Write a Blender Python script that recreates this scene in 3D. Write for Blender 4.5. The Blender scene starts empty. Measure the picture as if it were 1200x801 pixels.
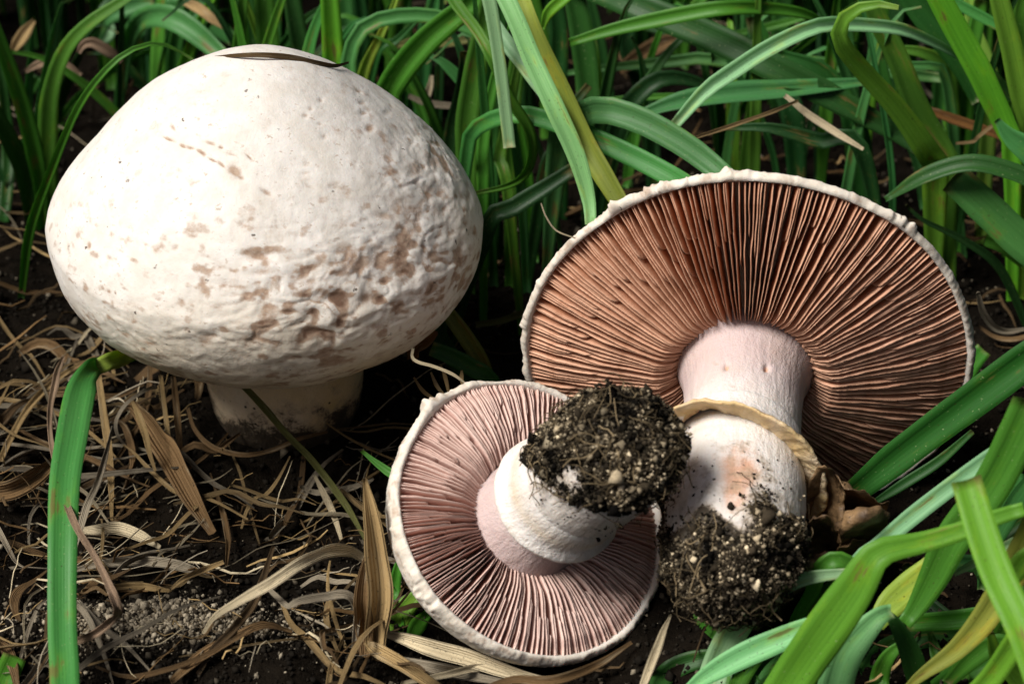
import bpy, math, random
import numpy as np
from mathutils import Vector, Matrix

rng = np.random.default_rng(7)
random.seed(7)
S = 0.01                      # the script thinks in centimetres, the scene is in metres
sc = bpy.context.scene
R_ = math.radians

# ------------------------------------------------------------------ camera, sky, sun, exposure
PITCH = R_(32.0); DIST = 60.0; FPX = 3000.0
CF = np.array([0, math.cos(PITCH), -math.sin(PITCH)])
CU = np.array([0, math.sin(PITCH), math.cos(PITCH)])
CR = np.array([1.0, 0, 0])
CAM = np.array([0, 0, 2.5]) - CF * DIST
cd = bpy.data.cameras.new('camera'); cam = bpy.data.objects.new('camera', cd); sc.collection.objects.link(cam)
cam.location = CAM * S; cam.rotation_euler = (math.pi / 2 - PITCH, 0, 0)
cd.sensor_width = 36.0; cd.lens = 36.0 * FPX / 1200.0
cd.clip_start = 0.01; cd.clip_end = 50.0
cd.dof.use_dof = True; cd.dof.focus_distance = 0.565; cd.dof.aperture_fstop = 22.0
sc.camera = cam

SUN_EL, SUN_AZ = R_(53), R_(-62)           # azimuth from the camera's back (-y), negative = to the left
sdir = Vector((math.cos(SUN_EL) * math.sin(SUN_AZ), -math.cos(SUN_EL) * math.cos(SUN_AZ), math.sin(SUN_EL)))
w = bpy.data.worlds.new('World'); sc.world = w; w.use_nodes = True
wn = w.node_tree; bg = wn.nodes['Background']; sky = wn.nodes.new('ShaderNodeTexSky')
sky.sky_type = 'NISHITA'; sky.sun_disc = False; sky.sun_elevation = SUN_EL
sky.sun_rotation = math.atan2(sdir.x, sdir.y); sky.air_density = 0.6; sky.dust_density = 6.0; sky.ozone_density = 0.2
wn.links.new(sky.outputs[0], bg.inputs[0]); bg.inputs[1].default_value = 0.05
sl = bpy.data.lights.new('sun', 'SUN'); sl.energy = 4.8; sl.angle = R_(24); sl.color = (1.0, 0.965, 0.915)
so = bpy.data.objects.new('sun', sl); sc.collection.objects.link(so)
so.rotation_euler = sdir.to_track_quat('Z', 'Y').to_euler()
vs = sc.view_settings; vs.view_transform = 'Standard'; vs.look = 'None'; vs.gamma = 1.0; vs.use_curve_mapping = False
vs.exposure = 0.1
sc.cycles.use_denoising = True; sc.cycles.max_bounces = 6; sc.cycles.caustics_reflective = False; sc.cycles.caustics_refractive = False

# ------------------------------------------------------------------ picture point -> place
def ray(px, py):
    return CF + CR * ((px - 600) / FPX) + CU * ((400.5 - py) / FPX)
def PY(px, py, y):
    d = ray(px, py); return CAM + d * ((y - CAM[1]) / d[1])
def PZ(px, py, z):
    d = ray(px, py); return CAM + d * ((z - CAM[2]) / d[2])
def depth(P): return float(np.dot(np.asarray(P) - CAM, CF))
def proj(P):
    P = np.asarray(P) - CAM; dz = P @ CF
    return 600 + FPX * (P @ CR) / dz, 400.5 - FPX * (P @ CU) / dz

# ------------------------------------------------------------------ noise
def _hash(ix, iy, iz, seed):
    n = (ix * 374761393 + iy * 668265263 + iz * 1274126177 + seed * 974634777) & 0xFFFFFFFF
    n = ((n ^ (n >> 13)) * 1274126177) & 0xFFFFFFFF
    n = ((n ^ (n >> 16)) * 2246822519) & 0xFFFFFFFF
    return ((n ^ (n >> 15)) & 0xFFFFFF) / float(0xFFFFFF) * 2 - 1
def noise(p, seed=0):
    p = np.asarray(p, float); i = np.floor(p).astype(np.int64); f = p - i; f = f * f * f * (f * (f * 6 - 15) + 10)
    x, y, z = i[..., 0], i[..., 1], i[..., 2]; fx, fy, fz = f[..., 0], f[..., 1], f[..., 2]
    r = 0
    for a in (0, 1):
        for b in (0, 1):
            for c in (0, 1):
                r = r + _hash(x + a, y + b, z + c, seed) * (fx if a else 1 - fx) * (fy if b else 1 - fy) * (fz if c else 1 - fz)
    return r
def fbm(p, oct=4, seed=0):
    p = np.asarray(p, float); r = 0; a = 1.0; t = 0
    for k in range(oct):
        r = r + a * noise(p * 2.03 ** k + 17.3 * k, seed + k); t += a; a *= 0.5
    return r / t
def sstep(a, b, x):
    t = np.clip((x - a) / (b - a), 0, 1); return t * t * (3 - 2 * t)
def spline(pts, n):
    P = np.asarray(pts, float)
    if len(P) < 3:
        t = np.linspace(0, 1, n)[:, None]; return P[0] * (1 - t) + P[-1] * t
    P = np.vstack([2 * P[0] - P[1], P, 2 * P[-1] - P[-2]])
    m = len(P) - 3; u = np.linspace(0, m - 1e-6, n * 4); k = u.astype(int); t = (u - k)[:, None]
    a, b, c, d = P[k], P[k + 1], P[k + 2], P[k + 3]
    C = 0.5 * (2 * b + (c - a) * t + (2 * a - 5 * b + 4 * c - d) * t ** 2 + (3 * b - a - 3 * c + d) * t ** 3)
    L = np.r_[0, np.cumsum(np.linalg.norm(np.diff(C, axis=0), axis=1))]
    s = np.linspace(0, L[-1], n)
    return np.stack([np.interp(s, L, C[:, j]) for j in range(C.shape[1])], 1)

# ------------------------------------------------------------------ meshes and objects
def mesh(name, V, F, attrs=None, smooth=True):
    me = bpy.data.meshes.new(name); V = np.asarray(V, np.float32) * S
    me.vertices.add(len(V)); me.vertices.foreach_set('co', V.ravel())
    Fs = F if isinstance(F, list) else [F]
    loops = np.concatenate([np.asarray(f, np.int32).ravel() for f in Fs])
    tot = np.concatenate([np.full(len(f), np.asarray(f).shape[1], np.int32) for f in Fs])
    start = np.r_[0, np.cumsum(tot)[:-1]].astype(np.int32)
    me.loops.add(len(loops)); me.loops.foreach_set('vertex_index', loops)
    me.polygons.add(len(tot)); me.polygons.foreach_set('loop_start', start); me.polygons.foreach_set('loop_total', tot)
    me.update(calc_edges=True)
    for k, a in (attrs or {}).items():
        a = np.asarray(a, np.float32)
        if a.ndim == 1:
            at = me.attributes.new(k, 'FLOAT', 'POINT'); at.data.foreach_set('value', a)
        else:
            at = me.attributes.new(k, 'FLOAT_VECTOR', 'POINT'); at.data.foreach_set('vector', a.ravel())
    if smooth: me.shade_smooth()
    return me
def link(name, me, mat=None, parent=None, col=None):
    o = bpy.data.objects.new(name, me); sc.collection.objects.link(o)
    if mat is not None and not me.materials: me.materials.append(mat)
    if parent is not None: o.parent = parent
    if col is not None: o.color = (*col, 1)
    return o
def tag(o, label=None, cat=None, group=None, kind=None):
    for k, v in (('label', label), ('category', cat), ('group', group), ('kind', kind)):
        if v: o[k] = v
    return o
def empty(name, loc, label=None, cat=None, group=None):
    o = bpy.data.objects.new(name, None); sc.collection.objects.link(o)
    o.empty_display_size = 0.01; o.location = np.asarray(loc) * S
    return tag(o, label, cat, group)
def gridfaces(m, n, wrap=True, off=0):
    i = np.arange(m - 1)[:, None]; j = np.arange(n if wrap else n - 1)[None, :]
    j2 = (j + 1) % n
    return (np.stack([i * n + j, i * n + j2, (i + 1) * n + j2, (i + 1) * n + j], -1).reshape(-1, 4) + off)
def fan(row, n, center, flip=False):
    j = np.arange(n); a = np.stack([row * n + j, row * n + (j + 1) % n, np.full(n, center)], 1)
    return a[:, ::-1] if flip else a
def revolve(prof, n, az=None):
    prof = np.asarray(prof); a = np.linspace(0, 2 * math.pi, n, endpoint=False) if az is None else az
    return np.stack([prof[:, 0, None] * np.cos(a), prof[:, 0, None] * np.sin(a), np.repeat(prof[:, 1, None], len(a), 1)], -1)

# ------------------------------------------------------------------ materials
def nd(nt, t, ins=None, **props):
    n = nt.nodes.new('ShaderNode' + t)
    for k, v in props.items(): setattr(n, k, v)
    for k, v in (ins or {}).items():
        s = n.inputs[k]
        if isinstance(v, bpy.types.NodeSocket): nt.links.new(v, s)
        else: s.default_value = v
    return n
def mixc(nt, f, a, b, blend='MIX'):
    n = nt.nodes.new('ShaderNodeMix'); n.data_type = 'RGBA'; n.blend_type = blend
    for k, v in ((0, f), (6, a), (7, b)):
        if isinstance(v, bpy.types.NodeSocket): nt.links.new(v, n.inputs[k])
        elif k == 0: n.inputs[0].default_value = v
        else: n.inputs[k].default_value = (*v, 1)
    return n.outputs[2]
def mth(nt, op, a, b=0.0, c=0.0):
    return nd(nt, 'Math', {0: a, 1: b, 2: c}, operation=op).outputs[0]
def smap(nt, v, a, b, lo=0.0, hi=1.0):
    return nd(nt, 'MapRange', {0: v, 1: a, 2: b, 3: lo, 4: hi}, interpolation_type='SMOOTHSTEP').outputs[0]
def attr(nt, name): return nt_attr(nt, name).outputs[2]
def nt_attr(nt, name):
    n = nt.nodes.new('ShaderNodeAttribute'); n.attribute_name = name; return n
def ntex(nt, vec, scale, detail=4.0, rough=0.55):
    return nd(nt, 'TexNoise', {'Vector': vec, 'Scale': scale, 'Detail': detail, 'Roughness': rough}).outputs[0]
def newmat(name):
    m = bpy.data.materials.new(name); m.use_nodes = True; nt = m.node_tree
    for n in list(nt.nodes): nt.nodes.remove(n)
    out = nt.nodes.new('ShaderNodeOutputMaterial')
    oc = nt.nodes.new('ShaderNodeTexCoord').outputs['Object']
    return m, nt, out, oc
def finish(nt, out, sh): nt.links.new(sh, out.inputs['Surface'])
def bump(nt, h, dist, strength=1.0, normal=None):
    ins = {'Height': h, 'Distance': dist, 'Strength': strength}
    if normal is not None: ins['Normal'] = normal
    return nd(nt, 'Bump', ins).outputs[0]

def mat_blade(name, trans, rough, straw=False):
    m, nt, out, oc = newmat(name)
    at = nt_attr(nt, 'uvw'); sep = nd(nt, 'SeparateXYZ', {0: at.outputs[1]})
    u, v, t = sep.outputs
    oi = nt.nodes.new('ShaderNodeObjectInfo')
    seed = mth(nt, 'MULTIPLY', oi.outputs['Random'], 50.0)
    vec = nd(nt, 'CombineXYZ', {0: mth(nt, 'MULTIPLY', u, 11.0), 1: mth(nt, 'MULTIPLY', v, 0.35), 2: seed}).outputs[0]
    streak = ntex(nt, vec, 1.0, 3.0)
    vec2 = nd(nt, 'CombineXYZ', {0: mth(nt, 'MULTIPLY', u, 1.5), 1: mth(nt, 'MULTIPLY', v, 0.8), 2: seed}).outputs[0]
    blot = ntex(nt, vec2, 1.0, 4.0)
    vec3 = nd(nt, 'CombineXYZ', {0: mth(nt, 'MULTIPLY', u, 9.0), 1: mth(nt, 'MULTIPLY', v, 9.0), 2: seed}).outputs[0]
    speck = ntex(nt, vec3, 1.6, 2.0)
    ribs = mth(nt, 'SINE', mth(nt, 'MULTIPLY', u, 6.2832 * (7 if straw else 9)))
    col = oi.outputs['Color']
    if straw:
        col = mixc(nt, smap(nt, streak, .35, .7), col, (.09, .05, .02), 'MULTIPLY') if False else mixc(nt, smap(nt, streak, .42, .75, 0, .4), col, (.10, .055, .022))
        col = mixc(nt, smap(nt, blot, .55, .75, 0, .6), col, (.06, .035, .016))
        col = mixc(nt, smap(nt, speck, .62, .7, 0, .7), col, (.02, .014, .008))
        col = mixc(nt, smap(nt, blot, .42, .3, 0, .35), col, (.5, .42, .28))
    else:
        dk = mixc(nt, 1.0, col, (.88, .91, .86), 'MULTIPLY')
        lt = mixc(nt, 1.0, col, (1.14, 1.10, 1.10), 'MULTIPLY')
        col2 = mixc(nt, smap(nt, streak, .32, .68), dk, lt)
        yl = mixc(nt, 1.0, col, (1.9, 1.35, .7), 'MULTIPLY')
        col2 = mixc(nt, smap(nt, blot, .52, .74, 0, .7), col2, yl)
        mid = smap(nt, mth(nt, 'ABSOLUTE', mth(nt, 'SUBTRACT', u, .5)), .07, .0)
        col2 = mixc(nt, mth(nt, 'MULTIPLY', mid, .45), col2, lt)
        col2 = mixc(nt, smap(nt, speck, .685, .74, 0, .55), col2, (.34, .42, .2))
        col2 = mixc(nt, smap(nt, speck, .33, .27, 0, .75), col2, (.05, .035, .012))
        brn = smap(nt, mth(nt, 'ADD', blot, mth(nt, 'MULTIPLY', streak, .35)), .80, .90)
        col2 = mixc(nt, mth(nt, 'MULTIPLY', brn, .75), col2, (.17, .115, .04))
        tip = smap(nt, mth(nt, 'ADD', t, mth(nt, 'MULTIPLY', blot, .25)), 1.06, 1.2)
        col = mixc(nt, tip, col2, (.22, .17, .07))
    h = mth(nt, 'ADD', mth(nt, 'MULTIPLY', ribs, .5 if straw else .12), mth(nt, 'MULTIPLY', streak, 1.2 if straw else .7))
    bn = bump(nt, h, 0.00022 if straw else 0.00006, 1.0)
    p = nd(nt, 'BsdfPrincipled', {'Base Color': col, 'Roughness': rough, 'Normal': bn, 'Specular IOR Level': .2 if straw else .28})
    tcol = mixc(nt, 1.0, col, (1.5, 1.6, .6) if not straw else (1.2, 1., .7), 'MULTIPLY')
    tr = nd(nt, 'BsdfTranslucent', {'Color': tcol, 'Normal': bn})
    mx = nd(nt, 'MixShader', {0: trans, 1: p.outputs[0], 2: tr.outputs[0]})
    finish(nt, out, mx.outputs[0]); return m

def mat_cap():
    m, nt, out, oc = newmat('mushroom_cap_skin')
    st = attr(nt, 'stain'); cr = attr(nt, 'cream'); dt = attr(nt, 'dirt')
    n1 = ntex(nt, oc, 160., 6.0, .6); n2 = ntex(nt, oc, 900., 4.0, .6); n3 = ntex(nt, oc, 2200., 2.0)
    col = mixc(nt, smap(nt, n1, .3, .7), (.60, .56, .50), (.685, .655, .61))
    col = mixc(nt, mth(nt, 'MULTIPLY', cr, .85), col, (.62, .50, .31))
    f = mth(nt, 'ADD', mth(nt, 'MULTIPLY', n2, .55), mth(nt, 'MULTIPLY', n3, .3))
    stn = smap(nt, mth(nt, 'ADD', st, mth(nt, 'MULTIPLY', mth(nt, 'SUBTRACT', f, .43), 1.3)), .08, 1.0, 0, .92)
    brown = mixc(nt, smap(nt, n2, .35, .65), (.27, .165, .105), (.37, .26, .18))
    col = mixc(nt, stn, col, brown)
    col = mixc(nt, smap(nt, st, 1.0, 2.0, 0, .8), col, (.12, .06, .035))
    wv = nd(nt, 'VectorMath', {0: oc, 1: nd(nt, 'VectorMath', {0: nd(nt, 'TexNoise', {'Vector': oc, 'Scale': 900., 'Detail': 3.0}).outputs[1], 3: .0022}, operation='SCALE').outputs[0]}, operation='ADD').outputs[0]
    mf = nd(nt, 'Mapping', {0: oc, 3: (1, 1, 1.9)}).outputs[0]
    fl = ntex(nt, mf, 620., 3.0, .6)
    fl = mth(nt, 'MULTIPLY', smap(nt, fl, .60, .70, 0, .6), smap(nt, n1, .38, .6))
    col = mixc(nt, fl, col, (.33, .23, .155))
    vo = nd(nt, 'TexVoronoi', {'Vector': wv, 'Scale': 420., 'Randomness': 1.0})
    rare = smap(nt, nd(nt, 'SeparateColor', {0: vo.outputs['Color']}).outputs[0], .88, .92)
    sp = mth(nt, 'MULTIPLY', smap(nt, vo.outputs['Distance'], .2, .1), rare)
    col = mixc(nt, mth(nt, 'MULTIPLY', sp, .85), col, (.06, .04, .025))
    col = mixc(nt, smap(nt, mth(nt, 'ADD', dt, mth(nt, 'MULTIPLY', f, .9)), .85, 1.25), col, (.07, .05, .03))
    h = mth(nt, 'ADD', mth(nt, 'MULTIPLY', n2, .6), mth(nt, 'MULTIPLY', n3, .4))
    bn = bump(nt, h, .0002, .7)
    p = nd(nt, 'BsdfPrincipled', {'Base Color': col, 'Roughness': .62, 'Normal': bn, 'Specular IOR Level': .3,
        'Subsurface Weight': .12, 'Subsurface Radius': (.004, .002, .0012), 'Subsurface Scale': .5})
    finish(nt, out, p.outputs[0]); return m

def mat_stem():
    m, nt, out, oc = newmat('mushroom_stem_flesh')
    dt = attr(nt, 'dirt'); tn = attr(nt, 'tint'); br = attr(nt, 'bruise'); cr = attr(nt, 'cream')
    mp = nd(nt, 'Mapping', {0: oc, 3: (1, 1, .25)}).outputs[0]
    fib = ntex(nt, mp, 700., 4.0); n1 = ntex(nt, oc, 250., 6.0, .65); n2 = ntex(nt, oc, 1500., 3.0, .6)
    col = mixc(nt, smap(nt, n1, .3, .7), (.68, .63, .58), (.75, .725, .70))
    col = mixc(nt, smap(nt, fib, .5, .75, 0, .35), col, (.62, .5, .42))
    col = mixc(nt, tn, col, (.46, .33, .32))
    col = mixc(nt, cr, col, (.55, .40, .19))
    col = mixc(nt, smap(nt, mth(nt, 'ADD', br, mth(nt, 'ADD', mth(nt, 'MULTIPLY', n1, .5), mth(nt, 'MULTIPLY', n2, .5))), .75, 1.5), col, (.58, .34, .23))
    dd = smap(nt, mth(nt, 'ADD', dt, mth(nt, 'MULTIPLY', mth(nt, 'SUBTRACT', mth(nt, 'ADD', mth(nt, 'MULTIPLY', n1, .6), mth(nt, 'MULTIPLY', n2, .4)), .5), 2.2)), .35, .75)
    sm_ = smap(nt, mth(nt, 'ADD', dt, mth(nt, 'MULTIPLY', mth(nt, 'SUBTRACT', n1, .5), 1.6)), .12, .55, 0, .75)
    col = mixc(nt, sm_, col, (.36, .28, .19))
    col = mixc(nt, smap(nt, n2, .6, .74, 0, .5), col, (.55, .45, .36))
    col = mixc(nt, dd, col, (.05, .038, .025))
    vo = nd(nt, 'TexVoronoi', {'Vector': oc, 'Scale': 520., 'Randomness': 1.0})
    rare = smap(nt, nd(nt, 'SeparateColor', {0: vo.outputs['Color']}).outputs[0], .8, .84)
    sp = mth(nt, 'MULTIPLY', smap(nt, vo.outputs['Distance'], .25, .12), mth(nt, 'MULTIPLY', rare, smap(nt, dt, .02, .2)))
    col = mixc(nt, sp, col, (.03, .022, .015))
    h = mth(nt, 'ADD', mth(nt, 'MULTIPLY', fib, .7), mth(nt, 'MULTIPLY', n2, .4))
    bn = bump(nt, h, .0006, .9)
    p = nd(nt, 'BsdfPrincipled', {'Base Color': col, 'Roughness': .55, 'Normal': bn, 'Specular IOR Level': .35,
        'Subsurface Weight': .15, 'Subsurface Radius': (.004, .002, .0012), 'Subsurface Scale': .5})
    finish(nt, out, p.outputs[0]); return m

def mat_gill(name, deep, edge):
    m, nt, out, oc = newmat(name)
    e = attr(nt, 'edge'); oi = nt.nodes.new('ShaderNodeObjectInfo')
    n1 = ntex(nt, oc, 300., 4.0); n2 = ntex(nt, oc, 1400., 2.0)
    col = mixc(nt, smap(nt, e, .55, 1.0), deep, edge)
    r = oi.outputs['Random']
    col = mixc(nt, mth(nt, 'MULTIPLY', r, .35), col, tuple(c * .55 for c in deep))
    col = mixc(nt, smap(nt, n1, .5, .75, 0, .5), col, tuple(c * .6 for c in deep))
    p = nd(nt, 'BsdfPrincipled', {'Base Color': col, 'Roughness': .6, 'Specular IOR Level': .3, 'Normal': bump(nt, n2, .0002, .6)})
    tr = nd(nt, 'BsdfTranslucent', {'Color': col})
    mx = nd(nt, 'MixShader', {0: .12, 1: p.outputs[0], 2: tr.outputs[0]})
    finish(nt, out, mx.outputs[0]); return m

def mat_soil():
    m, nt, out, oc = newmat('dark_humus_soil')
    n1 = ntex(nt, oc, 60., 6.0, .65); n2 = ntex(nt, oc, 500., 5.0, .7)
    col = mixc(nt, smap(nt, n1, .3, .7), (.004, .003, .002), (.012, .009, .006))
    sd = attr(nt, 'sand')
    col = mixc(nt, smap(nt, mth(nt, 'ADD', sd, mth(nt, 'MULTIPLY', n2, .8)), .75, 1.2), col, (.17, .13, .08))
    p = nd(nt, 'BsdfPrincipled', {'Base Color': col, 'Roughness': .95, 'Specular IOR Level': .04, 'Normal': bump(nt, n2, .003, .9)})
    finish(nt, out, p.outputs[0]); return m

def mat_crumb():
    m, nt, out, oc = newmat('soil_crumbs')
    c = nt_attr(nt, 'tone').outputs[0]
    n2 = ntex(nt, oc, 2500., 3.0, .7)
    col = mixc(nt, smap(nt, n2, .3, .7), mixc(nt, 1.0, c, (.6, .6, .6), 'MULTIPLY'), c)
    p = nd(nt, 'BsdfPrincipled', {'Base Color': col, 'Roughness': .9, 'Specular IOR Level': .08})
    finish(nt, out, p.outputs[0]); return m

def mat_leaf():
    m, nt, out, oc = newmat('dead_brown_leaf')
    n1 = ntex(nt, oc, 140., 5.0, .6); n2 = ntex(nt, oc, 900., 4.0, .6)
    col = mixc(nt, smap(nt, n1, .32, .68), (.05, .028, .012), (.24, .145, .065))
    col = mixc(nt, smap(nt, n2, .58, .7, 0, .7), col, (.03, .018, .01))
    bn = bump(nt, n2, .0006, .8)
    p = nd(nt, 'BsdfPrincipled', {'Base Color': col, 'Roughness': .6, 'Normal': bn})
    finish(nt, out, p.outputs[0]); return m

M_GRASS = mat_blade('green_grass_blade', .32, .48)
M_STRAW = mat_blade('dry_straw', .15, .75, True)
M_CAP = mat_cap(); M_STEM = mat_stem(); M_SOIL = mat_soil(); M_CRUMB = mat_crumb(); M_LEAF = mat_leaf()
M_GILLB = mat_gill('brown_pink_gill', (.55, .21, .095), (.76, .45, .30))
M_GILLS = mat_gill('rose_pink_gill', (.66, .37, .30), (.82, .61, .53))

# ------------------------------------------------------------------ ground
def gh(x, y):
    x = np.asarray(x, float); y = np.asarray(y, float)
    p = np.stack([x, y, np.zeros_like(x)], -1)
    h = fbm(p * .22, 4, 3) * .75 + fbm(p * 1.1, 4, 9) * .22
    h = h + .35 * np.exp(-(((x + 7.5) / 3.5) ** 2 + ((y + 8.2) / 1.6) ** 2))
    h = h - .7 * np.exp(-(((x + 3.0) / 3.0) ** 2 + ((y + 3.4) / 1.8) ** 2)) - .3 * np.exp(-(((x - 8) / 3.0) ** 2 + ((y + 4) / 2.0) ** 2))
    h = h - 1.1 * np.exp(-(((x - 5.4) / 4.2) ** 2 + ((y - .2) / 1.7) ** 2)) + 1.0 * np.exp(-(((x - 4.6) / 1.6) ** 2 + ((y + 8.3) / 1.8) ** 2))
    return h
def sand_mask(x, y):
    p = np.stack([x, y, np.zeros_like(x)], -1)
    return np.clip(np.exp(-(((x + 7.6) / 2.9) ** 2 + ((y + 8.0) / .8) ** 2)) * 1.2 + .25 * fbm(p * .8, 3, 5), 0, 1)
def gax(c, half, far, n, k):
    a = np.linspace(-half, half, n) ; b = half + (np.linspace(0, 1, k + 1)[1:] ** 2) * (far - half)
    return np.r_[-b[::-1], a, b] + c
gx, gy = gax(0, 17, 400, 300, 26), gax(7, 19, 420, 320, 26)
X, Y = np.meshgrid(gx, gy); Z = gh(X, Y)
fine = fbm(np.stack([X, Y, Z * 0], -1) * 3.5, 4, 21) * .12 * ((abs(X) < 18) & (Y < 27) & (Y > -13))
V = np.stack([X, Y, Z + fine], -1).reshape(-1, 3)
ground = link('ground', mesh('ground', V, gridfaces(len(gy), len(gx), False), {'sand': sand_mask(X, Y).ravel()}), M_SOIL)
tag(ground, 'dark crumbly soil under the mushrooms and grass', None, None, 'structure')
def G(px, py, h=0.0):
    z = h
    for _ in range(12):
        P = PZ(px, py, z); z = float(gh(P[0], P[1])) + h
    return PZ(px, py, z)

# ------------------------------------------------------------------ ribbons: blades of grass and straws
def ribbon(P, W, twist=0.0, fold=.22, thick=.02, n=26, wav=.06, seed=0, cols=5, face=None):
    """closed thin blade along world points P (cm); W widths (cm) spread along it"""
    C = spline(P, n); t = np.linspace(0, 1, n)
    Wd = np.interp(t, np.linspace(0, 1, len(W)), W) if np.ndim(W) else np.full(n, W)
    Wd = np.convolve(np.pad(Wd, 2, 'edge'), np.ones(5) / 5, 'valid')
    tw = np.radians(np.interp(t, np.linspace(0, 1, len(np.atleast_1d(twist))), np.atleast_1d(twist)))
    T = np.gradient(C, axis=0); T /= np.linalg.norm(T, axis=1)[:, None] + 1e-9
    vd = (CAM - C) if face is None else np.tile(np.asarray(face, float), (n, 1))
    vd = vd / np.linalg.norm(vd, axis=1)[:, None]
    Sd = np.cross(T, vd); l = np.linalg.norm(Sd, axis=1)[:, None]
    Sd = Sd / (l + 1e-6)
    for k in range(1, n):                                   # keep the side from flipping
        if np.dot(Sd[k], Sd[k - 1]) < 0: Sd[k] *= -1
    N = np.cross(Sd, T)
    c, s_ = np.cos(tw)[:, None], np.sin(tw)[:, None]
    Sd, N = Sd * c + N * s_, N * c - Sd * s_
    u = np.linspace(-1, 1, cols)
    L = np.r_[0, np.cumsum(np.linalg.norm(np.diff(C, axis=0), axis=1))]
    off = seed * 7.31
    wv = noise(np.stack([L * .7 + off, L * 0 + .5, L * 0], 1)) * wav
    e0_ = L[:, None] + np.zeros(cols)
    edge = noise(np.stack([e0_ * 1.3 + off, np.sign(u)[None] * 3 + 0 * e0_, 0 * e0_], -1)) * wav
    lat = u[None, :] * (Wd[:, None] * .5) * (1 + .6 * edge)
    up = (np.abs(u)[None, :] ** 1.05) * (fold * 1.25) * Wd[:, None] + edge * Wd[:, None] * .5 * np.abs(u)[None, :]
    A = C[:, None] + Sd[:, None] * (lat + wv[:, None] * Wd[:, None] * .3)[..., None] + N[:, None] * up[..., None]
    th = thick * (1 - .7 * np.abs(u))[None, :, None]
    B = A - N[:, None] * th
    V = np.concatenate([A, B[:, ::-1]], 1)                  # ring of 2*cols
    m = 2 * cols; F = gridfaces(n, m, True)
    e0 = np.array([[k, k + 1, m - 2 - k, m - 1 - k] for k in range(cols - 1)])
    e1 = e0[:, ::-1] + (n - 1) * m
    uu = np.concatenate([(u + 1) / 2, ((u + 1) / 2)[::-1]])
    uv = np.stack([np.tile(uu, (n, 1)), np.tile(L[:, None], (1, m)), np.tile(t[:, None], (1, m))], -1)
    return V.reshape(-1, 3), np.concatenate([F, e0, e1]), uv.reshape(-1, 3)

GC = {'mid': (.055, .19, .018), 'dark': (.022, .095, .016), 'teal': (.06, .215, .055), 'pale': (.22, .43, .20),
      'bright': (.125, .32, .025), 'yel': (.27, .38, .06), 'deep': (.014, .06, .014), 'olive': (.13, .14, .03)}
_bs = [0]
def add_blade(root, spec):
    """spec: points in the picture with a depth y each, width in picture pixels"""
    pts, ys, wd, colr = spec[:4]; kw = dict(spec[4]) if len(spec) > 4 else {}
    grow = kw.pop('root', False)
    y = np.interp(np.linspace(0, 1, len(pts)), np.linspace(0, 1, len(np.atleast_1d(ys))), np.atleast_1d(ys))
    P = []
    for (a, b), yy in zip(pts, y):
        q = PY(a, b, yy); g = float(gh(q[0], q[1])) + .05
        if q[2] < g: q = G(a, b, .05)
        P.append(q)
    Ws = [1.08 * ww * depth(P[min(len(P) - 1, int(round(k * (len(P) - 1) / max(1, len(np.atleast_1d(wd)) - 1))))]) / FPX for k, ww in enumerate(np.atleast_1d(wd))]
    if grow:
        d = P[0] - P[1]; d = d / np.linalg.norm(d); q = P[0] + d * 1.2 + np.array([0, 0, -.5])
        q[2] = float(gh(q[0], q[1])) - .2
        if P[0][2] - q[2] > .4: P = [q] + P; Ws = [Ws[0] * .8] + Ws
    _bs[0] += 1
    base = np.array(root.location) / S
    V, F, uv = ribbon(np.array(P) - 0, Ws, seed=_bs[0], **kw)
    o = link('blade', mesh('blade', V - base, F, {'uvw': uv}), M_GRASS, root)
    c = np.array(GC[colr]) * rng.uniform(.85, 1.15, 3); o.color = (*c, 1)
    return o
def tuft(px, py, label, specs, group=None):
    base = G(px, py)
    r = empty('grass_plant', base, label, 'grass', group)
    for s in specs: add_blade(r, s)
    return r

# ------------------------------------------------------------------ soil crumbs
def crumbs(P, size, tone, seed=1):
    """many little angular grains as one mesh"""
    g = np.random.default_rng(seed); n = len(P)
    octv = np.array([[1, 0, 0], [-1, 0, 0], [0, 1, 0], [0, -1, 0], [0, 0, 1], [0, 0, -1]], float)
    octf = np.array([[0, 2, 4], [2, 1, 4], [1, 3, 4], [3, 0, 4], [2, 0, 5], [1, 2, 5], [3, 1, 5], [0, 3, 5]])
    q = g.normal(size=(n, 4)); q /= np.linalg.norm(q, axis=1)[:, None]; a, b, c, d = q.T
    Rm = np.stack([1 - 2 * (c * c + d * d), 2 * (b * c - a * d), 2 * (b * d + a * c), 2 * (b * c + a * d), 1 - 2 * (b * b + d * d), 2 * (c * d - a * b),
                   2 * (b * d - a * c), 2 * (c * d + a * b), 1 - 2 * (b * b + c * c)], -1).reshape(n, 3, 3)
    v = octv[None] * g.uniform(.45, 1.15, (n, 6, 1)) * np.asarray(size).reshape(-1, 1, 1)
    v = np.einsum('nij,nkj->nki', Rm, v) + np.asarray(P)[:, None]
    F = (octf[None] + (np.arange(n) * 6)[:, None, None]).reshape(-1, 3)
    T = np.repeat(np.asarray(tone), 6, axis=0)
    return v.reshape(-1, 3), F, T
def tones(n, g, pale=.08, mid=.25):
    r = g.random(n); k = g.uniform(.6, 1.3, n)[:, None]
    base = np.where((r < pale)[:, None], np.array([.34, .29, .21]), np.where((r < pale + mid)[:, None], np.array([.15, .125, .088]), np.array([.022, .0175, .012])))
    return base * k

# ------------------------------------------------------------------ the standing mushroom
TOCAM = -CF
def sprof(pts, n): return spline(np.asarray(pts, float), n)
def spot(px, py, cx, cy, rx, ry, ang=0.0):
    c, s = math.cos(R_(ang)), math.sin(R_(ang)); dx, dy = px - cx, py - cy
    a, b = (dx * c + dy * s) / rx, (-dx * s + dy * c) / ry
    return np.exp(-(a * a + b * b))

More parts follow.
